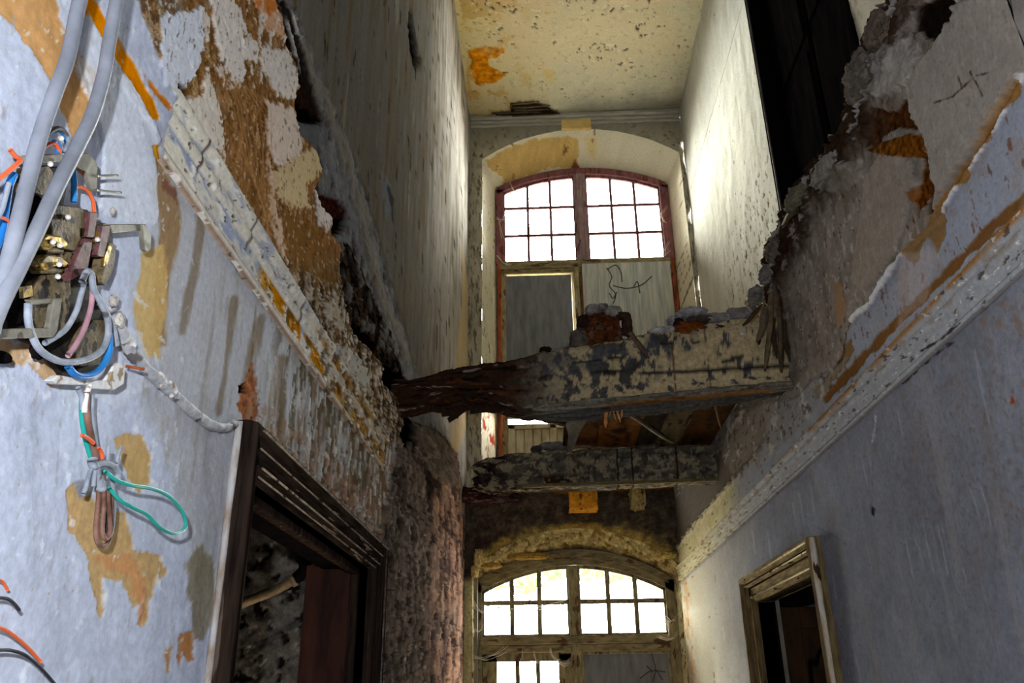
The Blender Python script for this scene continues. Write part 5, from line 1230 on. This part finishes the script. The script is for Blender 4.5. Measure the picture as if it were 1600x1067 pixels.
BLUE = nmat('blue_wire', (30, 104, 176), (48, 132, 200), (9, 9, 9), .4, bump=.03, c3=(150, 176, 200), thr=.66)
ORG = nmat('orange_wire', (206, 84, 44), (226, 108, 66), (9, 9, 9), .45, bump=.03)
GWIRE = nmat('painted_grey_wire', (116, 124, 136), (156, 162, 174), (30, 30, 30), .5, bump=.1, c3=(84, 84, 88), thr=.6)
PINKW = nmat('dusty_pink_wire', (150, 112, 122), (180, 140, 150), (30, 30, 30), .5, bump=.1)
TEAL = nmat('teal_wire', (24, 146, 136), (52, 172, 160), (9, 9, 9), .4, bump=.03, c3=(120, 176, 170), thr=.66)
BRN = nmat('brown_wire', (92, 62, 52), (140, 104, 92), (30, 30, 30), .5, bump=.1)
BLKW = nmat('black_wire', (34, 32, 36), (58, 56, 62), (20, 20, 20), .5)
WG = 'loose wires around the fuse board'
WIRES = [([(132, 440), (126, 462), (119, 486), (106, 510), (92, 523), (70, 536)], .045, .0048, GWIRE, 'dark grey wire curving left out of the bottom of the fuse board'),
         ([(145, 432), (144, 462), (141, 484), (132, 512), (120, 536), (106, 556)], .045, .0048, PINKW, 'dusty pink wire in the middle of the wires leaving the fuse board'),
         ([(44, 474), (44, 500), (50, 524), (62, 546), (82, 560), (104, 566), (134, 562), (158, 548), (168, 526), (168, 500), (158, 474), (146, 452), (143, 430), (136, 424), (128, 440)], .05, .0058, GWIRE, 'thick grey wire looping below the fuse board'),
         ([(170, 520), (171, 546), (164, 566), (150, 582), (132, 588), (116, 584), (106, 572)], .048, .006, BLUE, 'blue wire looping below the fuse board'),
         ([(116, 248), (114, 262), (116, 286), (115, 316)], .03, .0052, BLUE, 'straight blue wire between the steel bracket and the terminal block'),
         ([(56, 236), (62, 220), (74, 208), (92, 202), (102, 212), (106, 226)], .03, .005, BLUE, 'blue wire arching over the top of the fuse board'),
         ([(60, 240), (70, 216), (84, 202), (98, 203), (107, 220), (100, 240)], .036, .004, GWIRE, 'grey wire arching over the top of the fuse board'),
         ([(62, 238), (72, 228), (84, 224), (92, 234), (92, 246)], .036, .0035, ORG, 'short orange loop inside the arched wires on top of the fuse board'),
         ([(84, 248), (90, 240), (92, 230), (84, 222)], .034, .005, BLUE, 'short blue stub inside the arched wires'),
         ([(116, 256), (122, 264), (130, 272), (134, 280)], .03, .0032, ORG, 'short orange wire beside the steel bracket'),
         ([(118, 292), (128, 293), (138, 300), (145, 314), (147, 332)], .03, .0034, ORG, 'orange wire bending down into the right of the terminal block'),
         ([(16, 234), (24, 244), (32, 250), (22, 260), (8, 272), (-12, 286)], .05, .0036, ORG, 'orange wire with a bent tip left of the grey cables'),
         ([(22, 272), (14, 292), (8, 330), (2, 366), (-12, 400)], .03, .006, BLUE, 'thick blue wire at the left edge beside the grey cables'),
         ([(14, 286), (8, 310), (2, 330), (-10, 350)], .05, .0035, GWIRE, 'thin grey wire at the left edge over the blue one'),
         ([(-10, 338), (6, 341), (14, 346)], .05, .0025, ORG, 'tiny orange wire end at the left edge beside the blue wire'),
         ([(60, 352), (74, 338), (84, 322), (92, 300)], .03, .0035, BLKW, 'black wire behind the right grey cable'),
         ([(-12, 978), (8, 984), (28, 998), (46, 1014), (64, 1034)], .02, .0026, ORG, 'orange wire end at the lower left edge of the photo'),
         ([(-12, 1016), (16, 1016), (40, 1024), (64, 1044), (90, 1074)], .02, .0026, BLKW, 'long black wire at the lower left corner of the photo'),
         ([(-12, 934), (10, 935), (22, 943), (30, 953)], .02, .0026, BLKW, 'short black wire end above the orange one at the lower left'),
         ([(-12, 903), (4, 909), (12, 922)], .01, .0022, ORG, 'faint orange wire end highest of those at the lower left'),
         ([(156, 474), (166, 490), (176, 512), (182, 540)], .03, .006, GWIRE, 'pale painted wire at the right of the wires leaving the fuse board')]
for q, o, r0, m_, l in WIRES: tag(tube('loose_wire', W_(q, o), r0, m_, seg=10), l, 'wire', WG)

LEAD = nmat('painted_lead_pipe', (150, 150, 156), (196, 196, 202), (40, 40, 40), .6, bump=.5, c3=(104, 100, 102), thr=.6, dist=.006)
lp = tag(tube('lead_pipe', W_([(172, 486), (186, 512), (200, 545), (224, 572), (246, 594), (262, 608), (290, 634), (312, 652), (330, 664), (350, 668), (364, 662)], .008), .0125, LEAD, seg=14, n=8, lump=.22), 'dented grey painted lead pipe slanting from the fuse board to the left doorway', 'pipe')
for a, b in (((192, 528), (202, 540)), ((262, 604), (268, 611)), ((246, 590), (251, 596))): tube('pipe_clip', W_([(*a, .008), (*b, .008)]), .0155, WHITEP, lp, smooth=False, lump=.2)
tag(tube('rusty_nail', W_([(196, 572, .02), (226, 577, .05)]), .003, nmat('rust', (130, 62, 34), (170, 90, 50), (60, 60, 60), .8), smooth=False), 'rusty nail sticking out above the lead pipe', 'nail')
tag(rock('wall_bolt', onx(3, 558, XL + .04), (.012, .014, .008), (30, 28, 28), 333, 3, .1), 'dark round bolt on the wall at the left edge below the fuse board', 'bolt')

bd = empty('wire_bundle', onx(155, 735, XL + .03)); tag(bd, 'tied bundle of cut wires with a teal loop hanging under the fuse board', 'wire bundle')
for q, o, r0, m_ in (([(128, 616), (128, 650), (134, 688), (146, 726)], .02, .0045, TEAL), ([(136, 612), (136, 650), (144, 690), (154, 730)], .03, .0055, BRN), ([(144, 616), (144, 650), (149, 690), (156, 728)], .022, .0045, GWIRE),
                     ([(122, 606), (128, 620), (130, 640)], .026, .005, GWIRE), ([(140, 602), (134, 622), (132, 645)], .03, .005, WHITEP),
                     ([(154, 740), (154, 780), (150, 820), (152, 846), (162, 853), (170, 844), (174, 812), (174, 770)], .03, .0045, BRN), ([(162, 740), (162, 790), (160, 830), (166, 842), (172, 826), (168, 760)], .04, .004, BRN),
                     ([(158, 736), (160, 780), (166, 815), (168, 832)], .03, .004, BLKW), ([(174, 742), (178, 780), (176, 820), (168, 845)], .028, .004, GWIRE),
                     ([(148, 720), (140, 740), (134, 762), (130, 772)], .036, .004, GWIRE), ([(152, 722), (148, 740), (146, 760)], .04, .004, GWIRE)): tube('wire_strand', W_(q, o), r0, m_, bd)
for q, m_ in (([(168, 722), (169, 704), (170, 698)], GWIRE), ([(182, 724), (186, 706), (189, 698)], GWIRE), ([(160, 716), (158, 706), (154, 700)], ORG), ([(128, 680), (136, 684), (146, 692)], ORG)): tube('cut_end', W_(q, .045), .0035, m_, bd)
tube('tie_wrap', W_([(144, 718), (150, 738), (156, 756), (160, 764)], .038), .009, GWIRE, bd, lump=.3); tube('tie_wrap', W_([(148, 728), (162, 724), (176, 728), (184, 738), (184, 752)], .046), .006, GWIRE, bd, lump=.2)
tube('teal_loop', W_([(164, 736, .05), (182, 750, .055), (206, 758, .06), (236, 763, .06), (262, 774, .062), (281, 793, .062), (290, 814, .062), (286, 828, .062), (270, 833, .062), (249, 823, .06), (230, 804, .058), (208, 793, .055), (186, 780, .05), (170, 762, .045)]), .0038, TEAL, bd)

# cobwebs round the windows: fine threads nobody could count
web = nmat('cobweb_thread', (190, 184, 170), (220, 214, 200), (9, 9, 9), .8)


def cobweb(ends, Y, label, r0=.0035, sd=0):
    rs = np.random.RandomState(sd); V = []; Q = []
    for a, b in ends:
        A = ony(*a, Y); B = ony(*b, Y)
        for k in range(3):
            p0 = A + rs.uniform(-.02, .02, 3); p1 = B + rs.uniform(-.03, .03, 3); n = 10; o = len(V)
            for i in range(n):
                f = i / (n - 1); c = p0 + (p1 - p0) * f; c[2] -= .05 * math.sin(f * math.pi) * rs.uniform(.8, 1.2)
                V += [c, c + np.array([r0, 0, r0]), c + np.array([0, r0, -r0])]
            for i in range(n - 1):
                for j in range(3): Q.append([o + i * 3 + j, o + i * 3 + (j + 1) % 3, o + i * 3 + 3 + (j + 1) % 3, o + i * 3 + 3 + j])
    tag(link('cobweb', np_mesh('cobweb', np.array(V), np.array(Q)), web), label, 'cobweb', kind='stuff')


cobweb([((1020, 335), (1044, 322)), ((1024, 400), (1046, 390)), ((1030, 330), (1038, 345)), ((1030, 394), (1044, 375))], 9.45, 'pale cobweb strands at the right jamb of the upper window', sd=1)
cobweb([((776, 400), (800, 412)), ((776, 340), (792, 338)), ((780, 345), (786, 372)), ((795, 285), (812, 305))], 9.45, 'pale cobweb strands at the left jamb of the upper window', sd=2)
cobweb([((740, 940), (760, 956)), ((742, 980), (758, 972)), ((740, 1025), (790, 1012)), ((758, 948), (885, 940)), ((812, 1030), (820, 1014)), ((835, 1018), (842, 1030)), ((858, 1014), (872, 1030)), ((872, 1030), (890, 1030))], 9.02, 'sagging cobwebs across the left half of the lower window', sd=3)
cobweb([((1038, 965), (1058, 960)), ((1044, 970), (1046, 992)), ((1030, 995), (1058, 988))], 9.02, 'small cobwebs at the right jamb of the lower window', sd=4)

# leaves of a bush hanging over the sky outside the lower window
leafm = bpy.data.materials.new('sunlit_leaf'); leafm.use_nodes = True; _n = leafm.node_tree
_b = _n.nodes['Principled BSDF']; _b.inputs['Base Color'].default_value = (*s2l((30, 50, 12)), 1); _b.inputs['Roughness'].default_value = .6
_t = _n.nodes.new('ShaderNodeBsdfTranslucent'); _t.inputs[0].default_value = (*s2l((44, 70, 16)), 1); _m = _n.nodes.new('ShaderNodeMixShader'); _m.inputs[0].default_value = .6
_n.links.new(_b.outputs[0], _m.inputs[1]); _n.links.new(_t.outputs[0], _m.inputs[2]); _n.links.new(_m.outputs[0], _n.nodes['Material Output'].inputs[0])
rs = np.random.RandomState(5); LV = []; LQ = []
for i in range(2600):
    x = rs.uniform(-3, 4.2); y = rs.uniform(13.2, 15.2); lo = (y / 14) * (1.74 + .10 * math.sin(x * 2.1) + .07 * math.sin(x * 5.3)) + 1.6
    z = lo + rs.uniform(0, 1) ** 1.6 * 1.1; a, b = rs.randn(3), rs.randn(3); a /= np.linalg.norm(a); b -= a * (a @ b); b /= np.linalg.norm(b); c = np.array([x, y, z]); o = len(LV)
    LV += [c - a * .09, c + b * .035, c + a * .09, c - b * .035]; LQ.append([o, o + 1, o + 2, o + 3])
tr = empty('garden_tree', (.5, 14.2, -.3)); tag(tr, 'green leafy tree seen against the sky through the top of the lower window', 'tree')
link('foliage', np_mesh('foliage', np.array(LV), np.array(LQ), None, False), leafm, tr)['kind'] = 'stuff'
tube('trunk', [(5.0, 14.4, -.35), (4.9, 14.3, 1.5), (4.4, 14.2, 3.2), (2.6, 14.2, 4.3)], (.14, .05), DARKWOOD, tr)
